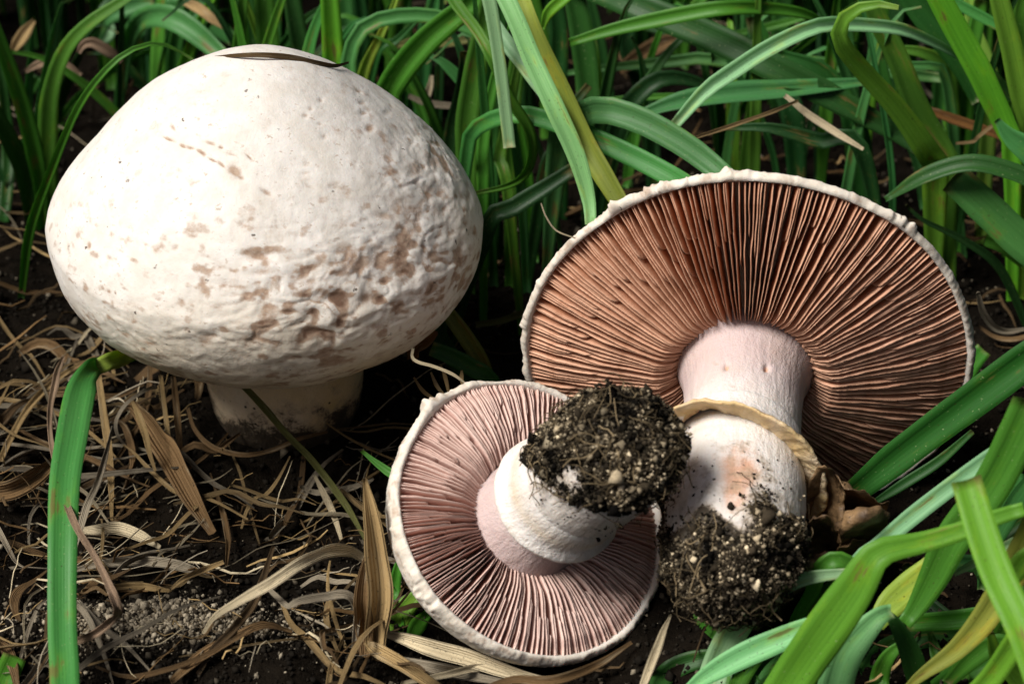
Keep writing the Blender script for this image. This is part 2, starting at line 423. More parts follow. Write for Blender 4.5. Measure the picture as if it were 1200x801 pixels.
def standing_mushroom():
    cc = PY(312, 254, .7)                                     # middle of the cap
    base = np.array([cc[0] + .25, cc[1], float(gh(cc[0], cc[1]))])
    root = empty('mushroom', base, 'closed domed white mushroom standing upright, wrinkled cap hiding its gills', 'mushroom')
    a_, bt, bb = 5.0, 4.16, 2.95
    t = np.linspace(math.pi / 2, R_(-52), 300); e = np.where(t > 0, 1.42, 2.45)
    prof = np.stack([a_ * np.abs(np.cos(t)) ** (2 / e), np.where(t > 0, bt, bb) * np.sign(np.sin(t)) * np.abs(np.sin(t)) ** (2 / e)], 1)
    k_ = np.searchsorted(prof[:, 0], 1.3)                      # round the crown off
    sl_ = (prof[k_ + 1, 1] - prof[k_, 1]) / (prof[k_ + 1, 0] - prof[k_, 0])
    prof[:k_, 1] = prof[k_, 1] - sl_ / (2 * prof[k_, 0]) * (prof[k_, 0] ** 2 - prof[:k_, 0] ** 2); prof[0, 0] = .0005
    pf = sprof(prof, 300); prof = pf
    lip = sprof([prof[-1], (3.1, prof[-1, 1] - .12), (2.8, prof[-1, 1] - .03), (2.62, -2.2), (2.3, -1.7), (1.2, -1.5)], 26)[1:]
    prof = np.vstack([prof, lip])
    n = 760; s = np.linspace(-1, 1, n, endpoint=False)        # closer together on the front
    az = -math.pi / 2 + math.pi * (.55 * s + .45 * s ** 3)
    D = revolve(prof, n, az); m = len(prof)
    # uneven dome
    Pn = np.concatenate([D[..., :2], D[..., 2:] * 1.0], -1)
    D = D * (1 + .018 * fbm(Pn * .32, 3, 31))[..., None]
    D[..., 2] -= .015 * D[..., 0]
    W = D + cc; px, py = proj(W)
    nrm = D / np.array([a_ ** 2, a_ ** 2, 3.4 ** 2]); nrm /= np.linalg.norm(nrm, axis=-1)[..., None] + 1e-9
    fr = sstep(-.15, .1, nrm @ TOCAM)
    sh = spot(px, py, 105, 150, 45, 38)
    D = D - nrm * (sh * .06)[..., None]                       # flat shoulder at the upper left
    D = D + nrm * (spot(px, py, 200, 110, 70, 40) * .06)[..., None]
    # wrinkles of the lower and right side, elongated round the cap
    wm = .06 + np.clip(spot(px, py, 410, 335, 150, 75, -8) * 1.0 + spot(px, py, 505, 215, 55, 75) * .8 + spot(px, py, 250, 395, 170, 50) * .45
                 + spot(px, py, 480, 370, 80, 60) * .5 + .07, 0, 1.15) * fr
    q = D * np.array([.95, .95, 1.65]); wp = np.stack([fbm(q * .9, 2, 41), fbm(q * .9, 2, 42), fbm(q * .9, 2, 43)], -1)
    q = q + wp * .3
    l1 = fbm(q * 2.5, 2, 51); l2 = fbm(q * 5.2, 2, 52); r1 = 1 - np.abs(fbm(q * 1.5, 2, 53)) * 2.6
    r3 = fbm(D * 9, 3, 58)
    val = np.clip(.75 * sstep(.0, -.55, l1) + .3 * sstep(-.02, -.5, l2) + .25 * sstep(.5, 1.0, r1), 0, 1)     # 1 = hollow between the scales
    disp = wm * (.034 * l1 + .012 * l2 - .016 * sstep(.3, 1., r1) + .003 * r3 + .05 * fbm(q * 1.0, 2, 61)) + .002 * r3 + .012 * fr * fbm(D * 2.2, 3, 62)
    wd2 = spot(px, py, 365, 320, 26, 9, -20) + spot(px, py, 378, 350, 40, 10, -12) + spot(px, py, 415, 357, 25, 9, 10) + spot(px, py, 305, 300, 22, 7)
    disp = disp - .05 * wd2 * fr
    blot = sstep(-.15, .45, fbm(q * .75, 3, 71))
    frk = sstep(.08, .65, fbm(D * np.array([3.2, 3.2, 6.]), 3, 72)) * (.30 + .45 * sstep(180, 330, py) + .22 * sstep(330, 500, px)) * fr
    stain = wm * val * (.75 + .75 * blot) * 1.15 + .8 * wd2 * fr * (.4 + .6 * val) + frk
    # scales, scratches and pits the photograph shows one by one
    marks = [(510, 190, 11, 10, 0, .75), (487, 197, 12, 13, 30, .7), (505, 222, 16, 9, 20, .55), (470, 235, 16, 7, -10, .5), (452, 253, 16, 6, 5, .7),
             (433, 150, 5, 5, 0, 1.1), (426, 132, 5, 3, 0, .8), (424, 120, 5, 3, 0, .7), (420, 106, 5, 2, 20, .8), (358, 135, 4, 3, 0, .7), (364, 127, 3, 3, 0, .7),
             (376, 117, 3, 3, 0, .7), (375, 145, 4, 2, 0, .6), (380, 160, 4, 4, 0, .6), (275, 200, 9, 6, 35, 1.2), (282, 207, 6, 3, 35, .9), (312, 225, 8, 3, 30, .9),
             (228, 122, 9, 6, 0, .35), (104, 288, 3, 5, 0, 1.0), (128, 302, 5, 3, 30, .7), (205, 290, 5, 4, -40, .7), (300, 300, 16, 6, 0, .75), (308, 318, 15, 5, -5, .7),
             (430, 350, 7, 8, 30, 1.1), (440, 382, 9, 5, 0, .8), (150, 355, 7, 6, 0, .5), (445, 290, 14, 8, 0, .55), (345, 275, 16, 6, 10, .4), (268, 330, 14, 6, 0, .4)]
    for k in range(9):
        f = k / 8. + rng.normal(0, .05); marks.append((197 + 62 * f, 162 + 30 * f + rng.normal(0, 1.2), rng.uniform(3, 7.5), rng.uniform(1.2, 2.4), 27 + rng.normal(0, 10), (1.3, .6, 1.4, 1.0, .5, 1.3, .7, 1.3, 1.1)[k]))
    for k in range(6):
        f = k / 5. + rng.normal(0, .08); marks.append((212 + 76 * f, 152 + 34 * f + rng.normal(0, 2.), rng.uniform(3, 8), rng.uniform(1.4, 3.), 26 + rng.normal(0, 14), (.8, .5, .9, 1.1, .7, 1.0)[k]))
    for k in range(14): marks.append((130 + 400 * rng.random(), 90 + 300 * rng.random(), 4 + 5 * rng.random(), 2.5 + 2 * rng.random(), -20 + 50 * rng.random(), .5))
    for cx, cy, rx, ry, an, st in marks:
        g_ = spot(px, py, cx, cy, rx, ry, an) * fr
        stain = np.maximum(stain, g_ * st); disp = disp - .03 * g_ * st
    lowm = sstep(385, 445, py) * fr
    stain = stain + .12 * lowm * sstep(-.1, .5, fbm(D * 2.2, 3, 75))
    cream = np.clip(sstep(-.9, -2.2, D[..., 2]) * .75 + sstep(320, 430, py) * fr * .6 + spot(px, py, 548, 260, 22, 110) * .25 * fr, 0, 1) * (.75 + .35 * fbm(D * .9, 3, 77))
    dirt = sstep(-1.6, -2.45, D[..., 2]) * .42
    D = D + nrm * disp[..., None]
    V = (D + cc - base).reshape(-1, 3); F = [gridfaces(m, n)]
    V = np.vstack([V, [cc - base + np.array([0, 0, -1.5])]]); F.append(fan(m - 1, n, len(V) - 1))
    A = {k: np.r_[v.ravel(), 0] for k, v in (('stain', stain), ('cream', cream), ('dirt', dirt))}
    link('cap', mesh('cap', V, F, A), M_CAP, root)
    # stem
    H = cc[2] - 1.7 - base[2]
    pr = sprof([(1.25, -.5), (1.62, .15), (1.78, .6), (1.88, 1.2), (1.93, 2.0), (1.9, H)], 110)
    D = revolve(pr, 220)
    D[..., :2] *= (1 + .035 * fbm(D * .7, 3, 81) + .012 * fbm(D * 3.5, 3, 82))[..., None]
    zz = D[..., 2]
    dirt = sstep(1.7, .1, zz + .6 * fbm(D * 1.4, 3, 83)) * .85 + .14
    cream = np.clip(.8 + .35 * fbm(D * .8, 3, 84), 0, 1)
    z0 = np.zeros_like(zz)
    V = D.reshape(-1, 3)
    link('stem', mesh('stem', V, gridfaces(len(pr), 220), {'dirt': dirt.ravel(), 'cream': cream.ravel(), 'tint': z0.ravel(), 'bruise': z0.ravel()}), M_STEM, root)
    return root, cc, base
mush_a, capc, baseA = standing_mushroom()

# ------------------------------------------------------------------ the two picked mushrooms
def gill_mesh(r0, r1, R, zb, ze, seed, th, n=18):
    """thin plate hanging from the flesh, in the x-z plane"""
    g = np.random.default_rng(seed)
    r = np.linspace(r0, r1, n); t = np.linspace(0, 1, n)
    off = g.uniform(0, 100); amp = g.uniform(.02, .05)
    yl = noise(np.stack([r * .9 + off, r * 0, r * 0], 1), 3) * amp * np.sqrt(t + .05) + noise(np.stack([r * 2.6 + off, r * 0 + 9, r * 0], 1), 4) * .012
    lean = g.uniform(-.05, .05)
    e = ze(r) + .03 * noise(np.stack([r * 1.5 + off, r * 0 + 4, r * 0], 1), 5) - .02 * g.random()
    if r0 > .4 * R: e = e - (e - zb(r)) * sstep(.35, .0, t)
    b = zb(r) - .08
    e = np.maximum(e, b + .02)
    k = th * (.65 + .35 * np.minimum(1, t * 3)) * np.minimum(1, .35 + r / R)
    f = [0, .55, .9, 1.0, .9, .55, 0]; sd = [-1, -.85, -.6, 0, .6, .85, 1]
    V = np.stack([np.stack([r, yl * (.4 + .6 * ff) + lean * ff + s_ * k * .5, b + (e - b) * ff], 1) for ff, s_ in zip(f, sd)], 1)
    m = len(f); F = gridfaces(n, m, False)
    E = np.tile(np.array([0, .55, .9, 1, .9, .55, 0]), n)
    return mesh('gill', V.reshape(-1, 3), F, {'edge': E})

def picked_mushroom(px, py, zc, n_axis, roll, R, label, gm, nfull, nshort, capd, stemfn, pale):
    c = PZ(px, py, zc); nz = np.asarray(n_axis) / np.linalg.norm(n_axis)
    ux = np.cross(nz, CU); ux /= np.linalg.norm(ux)
    if np.dot(ux, CR) < 0: ux = -ux
    uy = np.cross(nz, ux)
    root = empty('mushroom', c, label, 'mushroom')
    Mx = Matrix(((ux[0], uy[0], nz[0]), (ux[1], uy[1], nz[1]), (ux[2], uy[2], nz[2])))
    root.rotation_euler = Mx.to_euler()
    Rm = np.array(Mx)
    toW = lambda D: D @ Rm.T + c
    # flesh and skin of the cap in one surface: underside, torn lip, back
    ci = R - .15
    hb = stemfn['bulge']
    prof = sprof([(.001, hb - .62), (1.3, hb - .62), (R * .6, hb * .6 - .55), (ci - .35, -.30), (ci - .05, -.10), (ci + .01, .03), (ci + .07, .07), (R - .05, .05), (R + .02, -.08),
                  *[(R + a, b) for a, b in stemfn['wall']], (R * .72, -capd * .74), (R * .45, -capd * .93), (.001, -capd)], 120)
    na = 900; D = revolve(prof, na); m = len(prof)
    r = np.linalg.norm(D[..., :2], axis=-1); zz = D[..., 2]
    rim = sstep(ci - .02, ci + .12, r) * sstep(-1.0, -.15, zz)
    az = np.arctan2(D[..., 1], D[..., 0]); q = np.stack([np.cos(az) * R, np.sin(az) * R, zz * 1.5], -1)
    wob = 1 + .022 * fbm(np.stack([np.cos(az), np.sin(az), az * 0], -1) * 1.2, 2, 91 + int(R * 10))
    lobe = fbm(q * 1.1, 3, 92); rag = fbm(q * 2.6, 4, 93); rg2 = np.maximum(0, fbm(q * np.array([4.2, 4.2, 2.]), 3, 94) - .08); msk = .25 + 1.5 * sstep(-.2, .5, fbm(np.stack([np.cos(az), np.sin(az), az * 0], -1) * 2.2, 2, 99))
    D[..., :2] *= (wob + rim * (.016 * lobe * msk + .007 * rag + .004 * fbm(q * 13, 2, 90) + .034 * rg2 * msk) * 5. / R)[..., None]
    D[..., 2] += rim * (.05 * lobe + .035 * rag + .02 * fbm(q * 9, 3, 97)) + .12 * noise(np.stack([np.cos(az) * 1.3, np.sin(az) * 1.3, 0 * az], -1), 96) * (r / R) ** 3
    rad = sstep(-.3, -1.4, zz)
    D = D + D * (.02 * rad * fbm(D * 2, 3, 95))[..., None]
    stain = rim * (.12 + .55 * sstep(-.1, .6, fbm(q * 4.5, 3, 98))) + rad * .3
    cream = np.clip(rim * .3 + rad * .5, 0, 1)
    und = sstep(ci + .03, ci - .10, r) * sstep(-1.2, -.7, -np.abs(zz + .3) - .3)
    V = D.reshape(-1, 3)
    dirt = pale[2](az, zz)
    link('cap', mesh('cap', V, gridfaces(m, na), {'stain': np.where(und > .5, .9, stain).ravel(), 'cream': cream.ravel(), 'dirt': dirt.ravel()}), M_CAP, root)
    # gills
    zb = lambda r: np.interp(r, prof[:45, 0], prof[:45, 1])
    rs = stemfn['rtop']
    ze = lambda r: np.interp(r, [rs - .1, rs + .12, rs + .5, R * .62, R * .85, ci - .03, R], [hb - .45, hb - .16, hb + .02, hb * .62 + .10, hb * .22 + .09, .01, -.05])
    th = stemfn['th']; hb = stemfn['bulge']
    long_ = [gill_mesh(rs - .02 + .05 * (k % 3), ci - .0, R, zb, ze, 100 + k, th) for k in range(14)]
    shor = [gill_mesh(R * (.46 + .30 * (k / 13.)), ci - .0, R, zb, ze, 200 + k, th * .95) for k in range(14)]
    for me in long_ + shor: me.materials.append(gm)
    g = np.random.default_rng(int(R * 100)); tot = nfull + nshort
    a0 = np.arange(tot) * (2 * math.pi / tot)
    a0 = a0 + g.uniform(-.18, .18, tot) * (2 * math.pi / tot) + .2 * (2 * math.pi / tot) * noise(np.stack([np.cos(a0) * 9, np.sin(a0) * 9, a0 * 0], 1), 6)
    for k in range(tot):
        me = long_[g.integers(14)] if (k * nfull) % tot < nfull else shor[g.integers(14)]
        o = link('gill', me, None, root)
        wk = 1 + .022 * float(fbm(np.array([[math.cos(a0[k]), math.sin(a0[k]), 0]]) * 1.2, 2, 91 + int(R * 10))[0])
        o.rotation_euler = (0, 0, a0[k])
        zoff = .12 * float(noise(np.array([[math.cos(a0[k]) * 1.3, math.sin(a0[k]) * 1.3, 0]]), 96)[0])
        o.scale = (wk, 1, 1); o.location = (0, 0, (zoff * .45 + .01 * g.normal()) * S)
    # stem
    pr = sprof(stemfn['prof'], 150); nb = 260; D = revolve(pr, nb); zz = D[..., 2]
    bow = stemfn.get('bow', (0, 0))
    D[..., :2] *= (1 + .03 * fbm(D * .6, 3, 111) + .010 * fbm(D * 3, 3, 112) + .03 * sstep(stemfn['L'] * .6, stemfn['L'], zz) * fbm(D * 1.6, 3, 113))[..., None]
    L = stemfn['L']
    D[..., 0] += bow[0] * (zz / L) ** 2; D[..., 1] += bow[1] * (zz / L) ** 2
    W = toW(D); ppx, ppy = proj(W)
    nr = np.cross(np.roll(D, -1, 1) - np.roll(D, 1, 1), np.gradient(D, axis=0)); area = np.linalg.norm(nr, axis=-1)
    nr /= area[..., None] + 1e-9
    if nr[60, 0] @ np.array([D[60, 0, 0], D[60, 0, 1], 0]) < 0: nr = -nr
    fr = sstep(-.1, .2, nr @ Rm.T @ TOCAM)
    tint = sstep(stemfn['tint'][1], stemfn['tint'][0], zz) * .8
    bruise = 0 * zz; dirt, D2 = stemfn['paint'](D, zz, ppx, ppy, fr, nr)
    if 'bruise' in stemfn: bruise = stemfn['bruise'](ppx, ppy, D) * fr; D2 = D2 - nr * (bruise * .07)[..., None]
    if 'pits' in stemfn:
        for a, b in stemfn['pits']:
            k_ = spot(ppx, ppy, a, b, 3.2, 3.6) * fr; bruise = np.maximum(bruise, 1.2 * k_); D2 = D2 - nr * (k_ * .12)[..., None]
    cream = np.clip(stemfn['cream'] + .25 * fbm(D * 1.1, 3, 115), 0, 1) * (1 - .6 * tint)
    V = np.vstack([D2.reshape(-1, 3), [[bow[0], bow[1], L + .02]]]); F = [gridfaces(len(pr), nb), fan(len(pr) - 1, nb, len(V) - 1)]
    ex = lambda a: np.r_[a.ravel(), a.ravel()[-1]]
    stem = link('stem', mesh('stem', V, F, {'dirt': ex(dirt), 'cream': ex(cream), 'tint': ex(tint), 'bruise': ex(bruise)}), M_STEM, root)
    # ring: a torn sleeve round the stem
    pr = sprof(stemfn['ring'], 60); nb = 260; D = revolve(pr, nb)
    az = np.arctan2(D[..., 1], D[..., 0]); q = np.stack([np.cos(az) * 1.5, np.sin(az) * 1.5, D[..., 2]], -1)
    fl = stemfn['flare'](np.linspace(0, 1, 60))[:, None]
    tl = stemfn['tilt'](az)
    D[..., 2] += tl * (.35 + .65 * fl) + stemfn['rn'] * fl * (.10 * fbm(q * 1.3, 3, 121) + .04 * fbm(q * 6, 2, 122))
    D[..., :2] *= (1 + .02 * fbm(q * .9, 2, 123) + stemfn['rn'] * fl * (.05 * fbm(q * 1.6, 3, 124) + .02 * fbm(q * 8, 2, 125)))[..., None]
    D[..., 0] += bow[0] * (D[..., 2] / L) ** 2; D[..., 1] += bow[1] * (D[..., 2] / L) ** 2
    tan = np.repeat(np.interp(np.linspace(0, 1, 60), *stemfn['ringtan'])[:, None], nb, 1)
    zero = 0 * az
    link('ring', mesh('ring', D.reshape(-1, 3), gridfaces(60, nb), {'dirt': (zero + .04).ravel(), 'cream': np.clip(tan * (.85 + .4 * fbm(q * 2, 3, 126)), 0, 1).ravel(), 'tint': zero.ravel(), 'bruise': (tan * .35).ravel()}), M_STEM, root)
    # soil stuck to the foot
    Ws, Wn, dens = D2.reshape(-1, 3), nr.reshape(-1, 3), stemfn['soil'](D2, zz, ppx, ppy, fr).ravel(); dw = dens * area.ravel()
    g = np.random.default_rng(5); pidx = g.choice(len(Ws), stemfn['ncr'], p=dw / dw.sum())
    size = g.gamma(1.1, .018, len(pidx)) + .007
    P = Ws[pidx] + g.normal(0, .03, (len(pidx), 3)) + Wn[pidx] * (g.random(len(pidx)) ** 2 * stemfn['lump'] * np.clip(dens[pidx] / dens.max(), 0, 1))[:, None]
    patchy = fbm(P * 2.3, 3, 161)[:, None]
    big_ = g.random(len(pidx)) < .012; size = np.where(big_, size * 2.6, size)
    P = P + Wn[pidx] * (.34 * np.maximum(0, fbm(P * 1.7, 3, 162)) * np.clip(dens[pidx], 0, 1))[:, None]
    V, F, T = crumbs(P, size, tones(len(pidx), g, *stemfn['tones']) * (1.25 + 1.7 * np.clip(patchy * 2.8, -.65, 1)) * np.array([1.0, .97, .9]), 6)
    # root threads and specks of straw in the clod
    me = mesh('soil', V, F, {'tone': T}, False)
    tag(link('soil', me, M_CRUMB, root), 'black crumbly soil with sand grains stuck to the foot of the stem', None, None, 'stuff')
    fv, ff, ft = [], [], []
    for k in range(stemfn['nroot']):
        i = pidx[g.integers(len(pidx))]; p0 = Ws[i] + Wn[i] * .06; d = np.cross(Wn[i], g.normal(size=3)); d /= np.linalg.norm(d) + 1e-6
        pts = [p0 + d * s_ + Wn[i] * (.10 * math.sin(s_ * 5)) + g.normal(0, .05, 3) for s_ in np.linspace(0, g.uniform(.25, 1.1), 5)]
        v, f, u = ribbon(pts, g.uniform(.012, .03), n=9, cols=3, thick=.012, face=Wn[i] @ Rm.T * 0 + Wn[i])
        ff.append(f + sum(len(x) for x in fv)); fv.append(v); ft.append(np.tile(np.array([.20, .15, .085]) * g.uniform(.3, 1.3), (len(v), 1)))
    o = link('root_threads', mesh('root_threads', np.vstack(fv), np.vstack(ff), {'tone': np.vstack(ft)}), M_CRUMB, root)
    tag(o, 'pale fine root threads caught in the soil', None, None, 'stuff')
    return root, c, Rm

def axis(tilt, right, up):
    v = math.cos(R_(tilt)) * TOCAM + math.sin(R_(tilt)) * (right * CR + up * CU); return v / np.linalg.norm(v)

# big one: brown-pink gills, ring with a tan edge, stem pointing at the viewer and down
def big_paint(D, zz, px, py, fr, nr):
    n1 = fbm(D * 1.3, 4, 131)
    d = sstep(606, 640, py + 26 * n1 + 14 * np.sin(px * .07)) * fr + (1 - fr) * sstep(5.0, 6.0, zz)
    fing = spot(px, py, 893, 615, 14, 36) + spot(px, py, 830, 620, 22, 20)
    d = np.clip(d + fing * .7, 0, 1) + .24 * sstep(3.4, 5.2, zz)
    return d, D + nr * (.06 * sstep(.4, 1, d) * (.6 + fbm(D * 3, 3, 133)))[..., None]
def big_soil(D, zz, px, py, fr):
    n1 = fbm(D * 1.6, 4, 134)
    d = sstep(606, 640, py + 30 * n1 + 14 * np.sin(px * .07)) * (.1 + .9 * fr) + spot(px, py, 893, 612, 13, 34) * .8 + spot(px, py, 830, 622, 22, 16) * .5 + (1 - fr) * sstep(5, 6, zz) * .4
    d = d * np.clip(1 - spot(px, py, 862, 608, 14, 30) * 1.1, 0, 1)
    return np.clip(d, 0, 1) + .012 * sstep(520, 560, py) * fr + 1e-6
big = dict(wall=[(-.06, -.22), (-.4, -.62), (-.85, -1.05)], bulge=.8, rtop=1.46, th=.046, L=7.7, tint=(.9, 3.4), cream=.02, bow=(-.1, .35), ncr=22000, lump=.10, nroot=130, tones=(.09, .25),
    prof=[(1.75, -.65), (1.58, .2), (1.42, .7), (1.33, 1.1), (1.28, 1.8), (1.28, 2.8), (1.33, 3.4), (1.42, 4.1), (1.45, 5.0), (1.38, 6.0), (1.2, 6.8), (.75, 7.5), (.12, 7.7)],
    ring=[(1.22, 2.3), (1.31, 2.55), (1.36, 2.9), (1.46, 3.16), (1.66, 3.34), (1.84, 3.46), (1.92, 3.55), (1.88, 3.60), (1.70, 3.50), (1.50, 3.38), (1.32, 3.30)], rn=1.0,
    flare=lambda t: sstep(.25, .7, t), tilt=lambda az: .62 * np.cos(az - .25), ringtan=([0, .35, .48, .60, .82, 1], [0, .05, .45, 1.0, 1.0, .9]),
    bruise=lambda px, py, D: np.clip(spot(px, py, 866, 548, 30, 34) * 1.25 + spot(px, py, 860, 585, 16, 20) * .8, 0, 1) * (.85 + .35 * fbm(D * 4, 2, 141)),
    pits=[(851, 429), (899, 431)], paint=big_paint, soil=big_soil)
big_dirt = lambda az, zz: .0 * az + .25 * sstep(-.6, -2, zz)
mush_b, cB, RB = picked_mushroom(874, 420, 3.7, axis(41, -.16, -1.0), 0, 5.06,
    'large overturned mushroom with brown-pink gills and a tan-edged ring', M_GILLB, 150, 150, 2.2, big, (0, 0, big_dirt))

# small one: rose gills, stem leaning towards the large one with a clod on its foot
def sm_paint(D, zz, px, py, fr, nr):
    n1 = fbm(D * 1.5, 4, 151)
    up = D[..., 1] * SMU[1] + D[..., 0] * SMU[0]
    d = sstep(2.9, 3.35, zz + up * .95 + .8 * n1) * (1 - .9 * spot(px, py, 668, 560, 26, 24, 40))
    return d + .16 * sstep(1.7, 2.4, zz), D + nr * (.07 * sstep(.2, 1, d) * (.8 + 1.4 * fbm(D * 1.8, 3, 153)))[..., None]
def sm_soil(D, zz, px, py, fr):
    n1 = fbm(D * 1.5, 4, 151); up = D[..., 1] * SMU[1] + D[..., 0] * SMU[0]
    d = sstep(3.0, 3.35, zz + up * .95 + .8 * n1) * (.15 + .85 * fr) * (1 - .96 * spot(px, py, 668, 560, 26, 24, 40))
    return d + .010 * sstep(1.6, 2.4, zz) + 1e-6
ax_s = axis(36, .76, .68)
_ux = np.cross(ax_s, CU); _ux /= np.linalg.norm(_ux); _ux = _ux if np.dot(_ux, CR) > 0 else -_ux; _uy = np.cross(ax_s, _ux)
_up = np.array([-.35, .2, 1.0]); SMU = np.array([_up @ _ux, _up @ _uy]); SMU /= np.linalg.norm(SMU)
small = dict(wall=[(.0, -.28), (-.14, -.7), (-.45, -1.1)], bulge=.12, rtop=1.18, th=.034, L=5.0, tint=(.2, 1.6), cream=.05, bow=(.05, .0), ncr=22000, lump=.10, nroot=140, tones=(.09, .27),
    prof=[(1.35, -.65), (1.30, -.2), (1.18, .2), (1.08, .6), (1.06, 1.1), (1.12, 1.6), (1.22, 2.2), (1.26, 2.9), (1.24, 3.6), (1.12, 4.2), (.85, 4.65), (.4, 4.85), (.1, 4.9)],
    ring=[(1.08, 1.25), (1.22, 1.12), (1.34, 1.06), (1.41, 1.10), (1.42, 1.18), (1.36, 1.30), (1.30, 1.45), (1.28, 1.7), (1.25, 2.0), (1.18, 2.3)], rn=.3,
    flare=lambda t: sstep(.9, .4, t) * sstep(0, .2, t), tilt=lambda az: .12 * np.cos(az + .6), ringtan=([0, .3, .5, .62, .8, 1], [.3, .1, .05, .45, .1, .0]),
    paint=sm_paint, soil=sm_soil)
sm_dirt = lambda az, zz: .0 * az + .5 * sstep(-.5, .7, np.cos(az + .5)) * sstep(-.05, -.5, zz)
mush_c, cC, RC = picked_mushroom(624, 606, 2.2, ax_s, 0, 3.2,
    'smaller overturned mushroom with rose-pink gills and a soil clod on its stem', M_GILLS, 150, 150, 2.3, small, (0, 0, sm_dirt))

# ------------------------------------------------------------------ green grass, plant by plant
T = tuft
T(48, 262, 'grass plant with a thin arching blade at the shaded side of the domed cap', [
    ([(50, 258), (46, 205), (28, 130), (8, 70), (-14, 10)], (9.6, 8.5), [14, 20, 19, 16, 12], 'mid', {'root': True}),
    ([(60, 235), (57, 175), (60, 112), (76, 62), (103, 30), (150, -2), (190, -30)], (9.6, 9.5), [16, 24, 22, 18, 15, 12, 8], 'mid', {'root': True, 'twist': (0, 25)}),
    ([(25, 348), (35, 272), (60, 200), (92, 125), (130, 76), (165, 54), (195, 53), (226, 70)], (6.0, 4.5, 5.5), [6, 11, 11, 10, 9, 8, 6, 2], 'mid', {'root': True, 'fold': .3}),
    ([(36, 250), (28, 200), (12, 165), (-10, 125)], (10, 9), [16, 22, 20, 16], 'dark', {'root': True}),
    ([(4, 260), (10, 180), (2, 90), (-8, 40)], (11, 12), [12, 16, 12, 8], 'dark', {'root': True}),
    ([(30, 120), (45, 90), (40, 104), (50, 100)], (14, 14), [8, 10, 8, 4], 'dark', {}),
])
T(140, 140, 'grass plant with one blade bent over like a hook behind the domed cap', [
    ([(140, 122), (148, 62), (158, 33), (174, 20), (199, 20), (224, 34), (250, 56), (268, 72)], (14.5, 12.5, 11), [9, 13, 14, 18, 23, 26, 26, 14], 'teal', {'root': True, 'twist': (30, 0, 0, -10)}),
    ([(112, 50), (125, 20), (158, 6), (180, 2)], (17, 16.5), [10, 20, 22, 10], 'teal', {}),
    ([(160, 40), (190, 15), (230, 16), (275, 48)], (18, 17), [10, 24, 30, 12], 'teal', {}),
    ([(118, 52), (128, 38), (122, 18), (140, -10)], (17, 18), [10, 16, 16, 8], 'pale', {}),
    ([(205, 60), (218, 20), (236, -20)], (15, 15), [16, 18, 10], 'dark', {'root': True}),
    ([(180, 60), (180, 20), (186, -20)], (17, 18), [16, 18, 10], 'deep', {'root': True}),
])
T(330, 120, 'clump of upright grass blades behind the top of the domed cap', [
    ([(277, 100), (279, 62), (284, 10), (288, -40)], (10, 10), [12, 15, 14, 8], 'mid', {'root': True}),
    ([(316, 100), (314, 60), (310, 5), (305, -50)], (10, 10.5), [20, 26, 25, 18], 'mid', {'root': True}),
    ([(300, 90), (296, 50), (288, 0), (280, -50)], (13, 13.5), [18, 24, 22, 16], 'dark', {'root': True}),
    ([(358, 100), (353, 60), (343, 5), (330, -50)], (11, 11.5), [18, 21, 22, 12], 'dark', {'root': True}),
    ([(360, 92), (364, 55), (373, 25), (390, -14)], (9, 9), [8, 14, 15, 7], 'teal', {'root': True, 'twist': 20}),
    ([(392, 110), (391, 70), (387, 5), (384, -50)], (8.5, 8.5), [22, 25, 24, 18], 'bright', {'root': True}),
    ([(410, 110), (409, 66), (425, 33), (462, 19), (512, 19), (555, 35), (605, 66), (640, 100)], (8, 8.5, 8), [10, 15, 16, 17, 17, 16, 12, 6], 'teal', {'root': True, 'twist': (0, 0, -15)}),
    ([(424, 120), (428, 80), (446, 42), (462, 5), (470, -20)], (9, 9), [14, 20, 15, 9, 5], 'yel', {'root': True}),
    ([(452, 130), (462, 92), (500, 45), (548, 6), (580, -25)], (7.5, 7.5), [20, 31, 32, 28, 22], 'mid', {'root': True, 'twist': -10}),
    ([(500, 64), (520, 74), (545, 100), (560, 130)], (9, 8.5), [3, 12, 14, 10], 'teal', {}),
    ([(440, 70), (462, 50), (484, 28), (500, 10)], (11, 11), [6, 10, 9, 5], 'dark', {'root': True}),
    ([(425, 60), (424, 20), (418, -30)], (14, 14), [16, 18, 10], 'deep', {'root': True}),
    ([(500, 40), (508, 10), (515, -30)], (15, 15), [16, 20, 14], 'teal', {'root': True}),
    ([(475, 60), (470, 20), (452, -30)], (16, 16), [18, 20, 14], 'deep', {'root': True}),
])
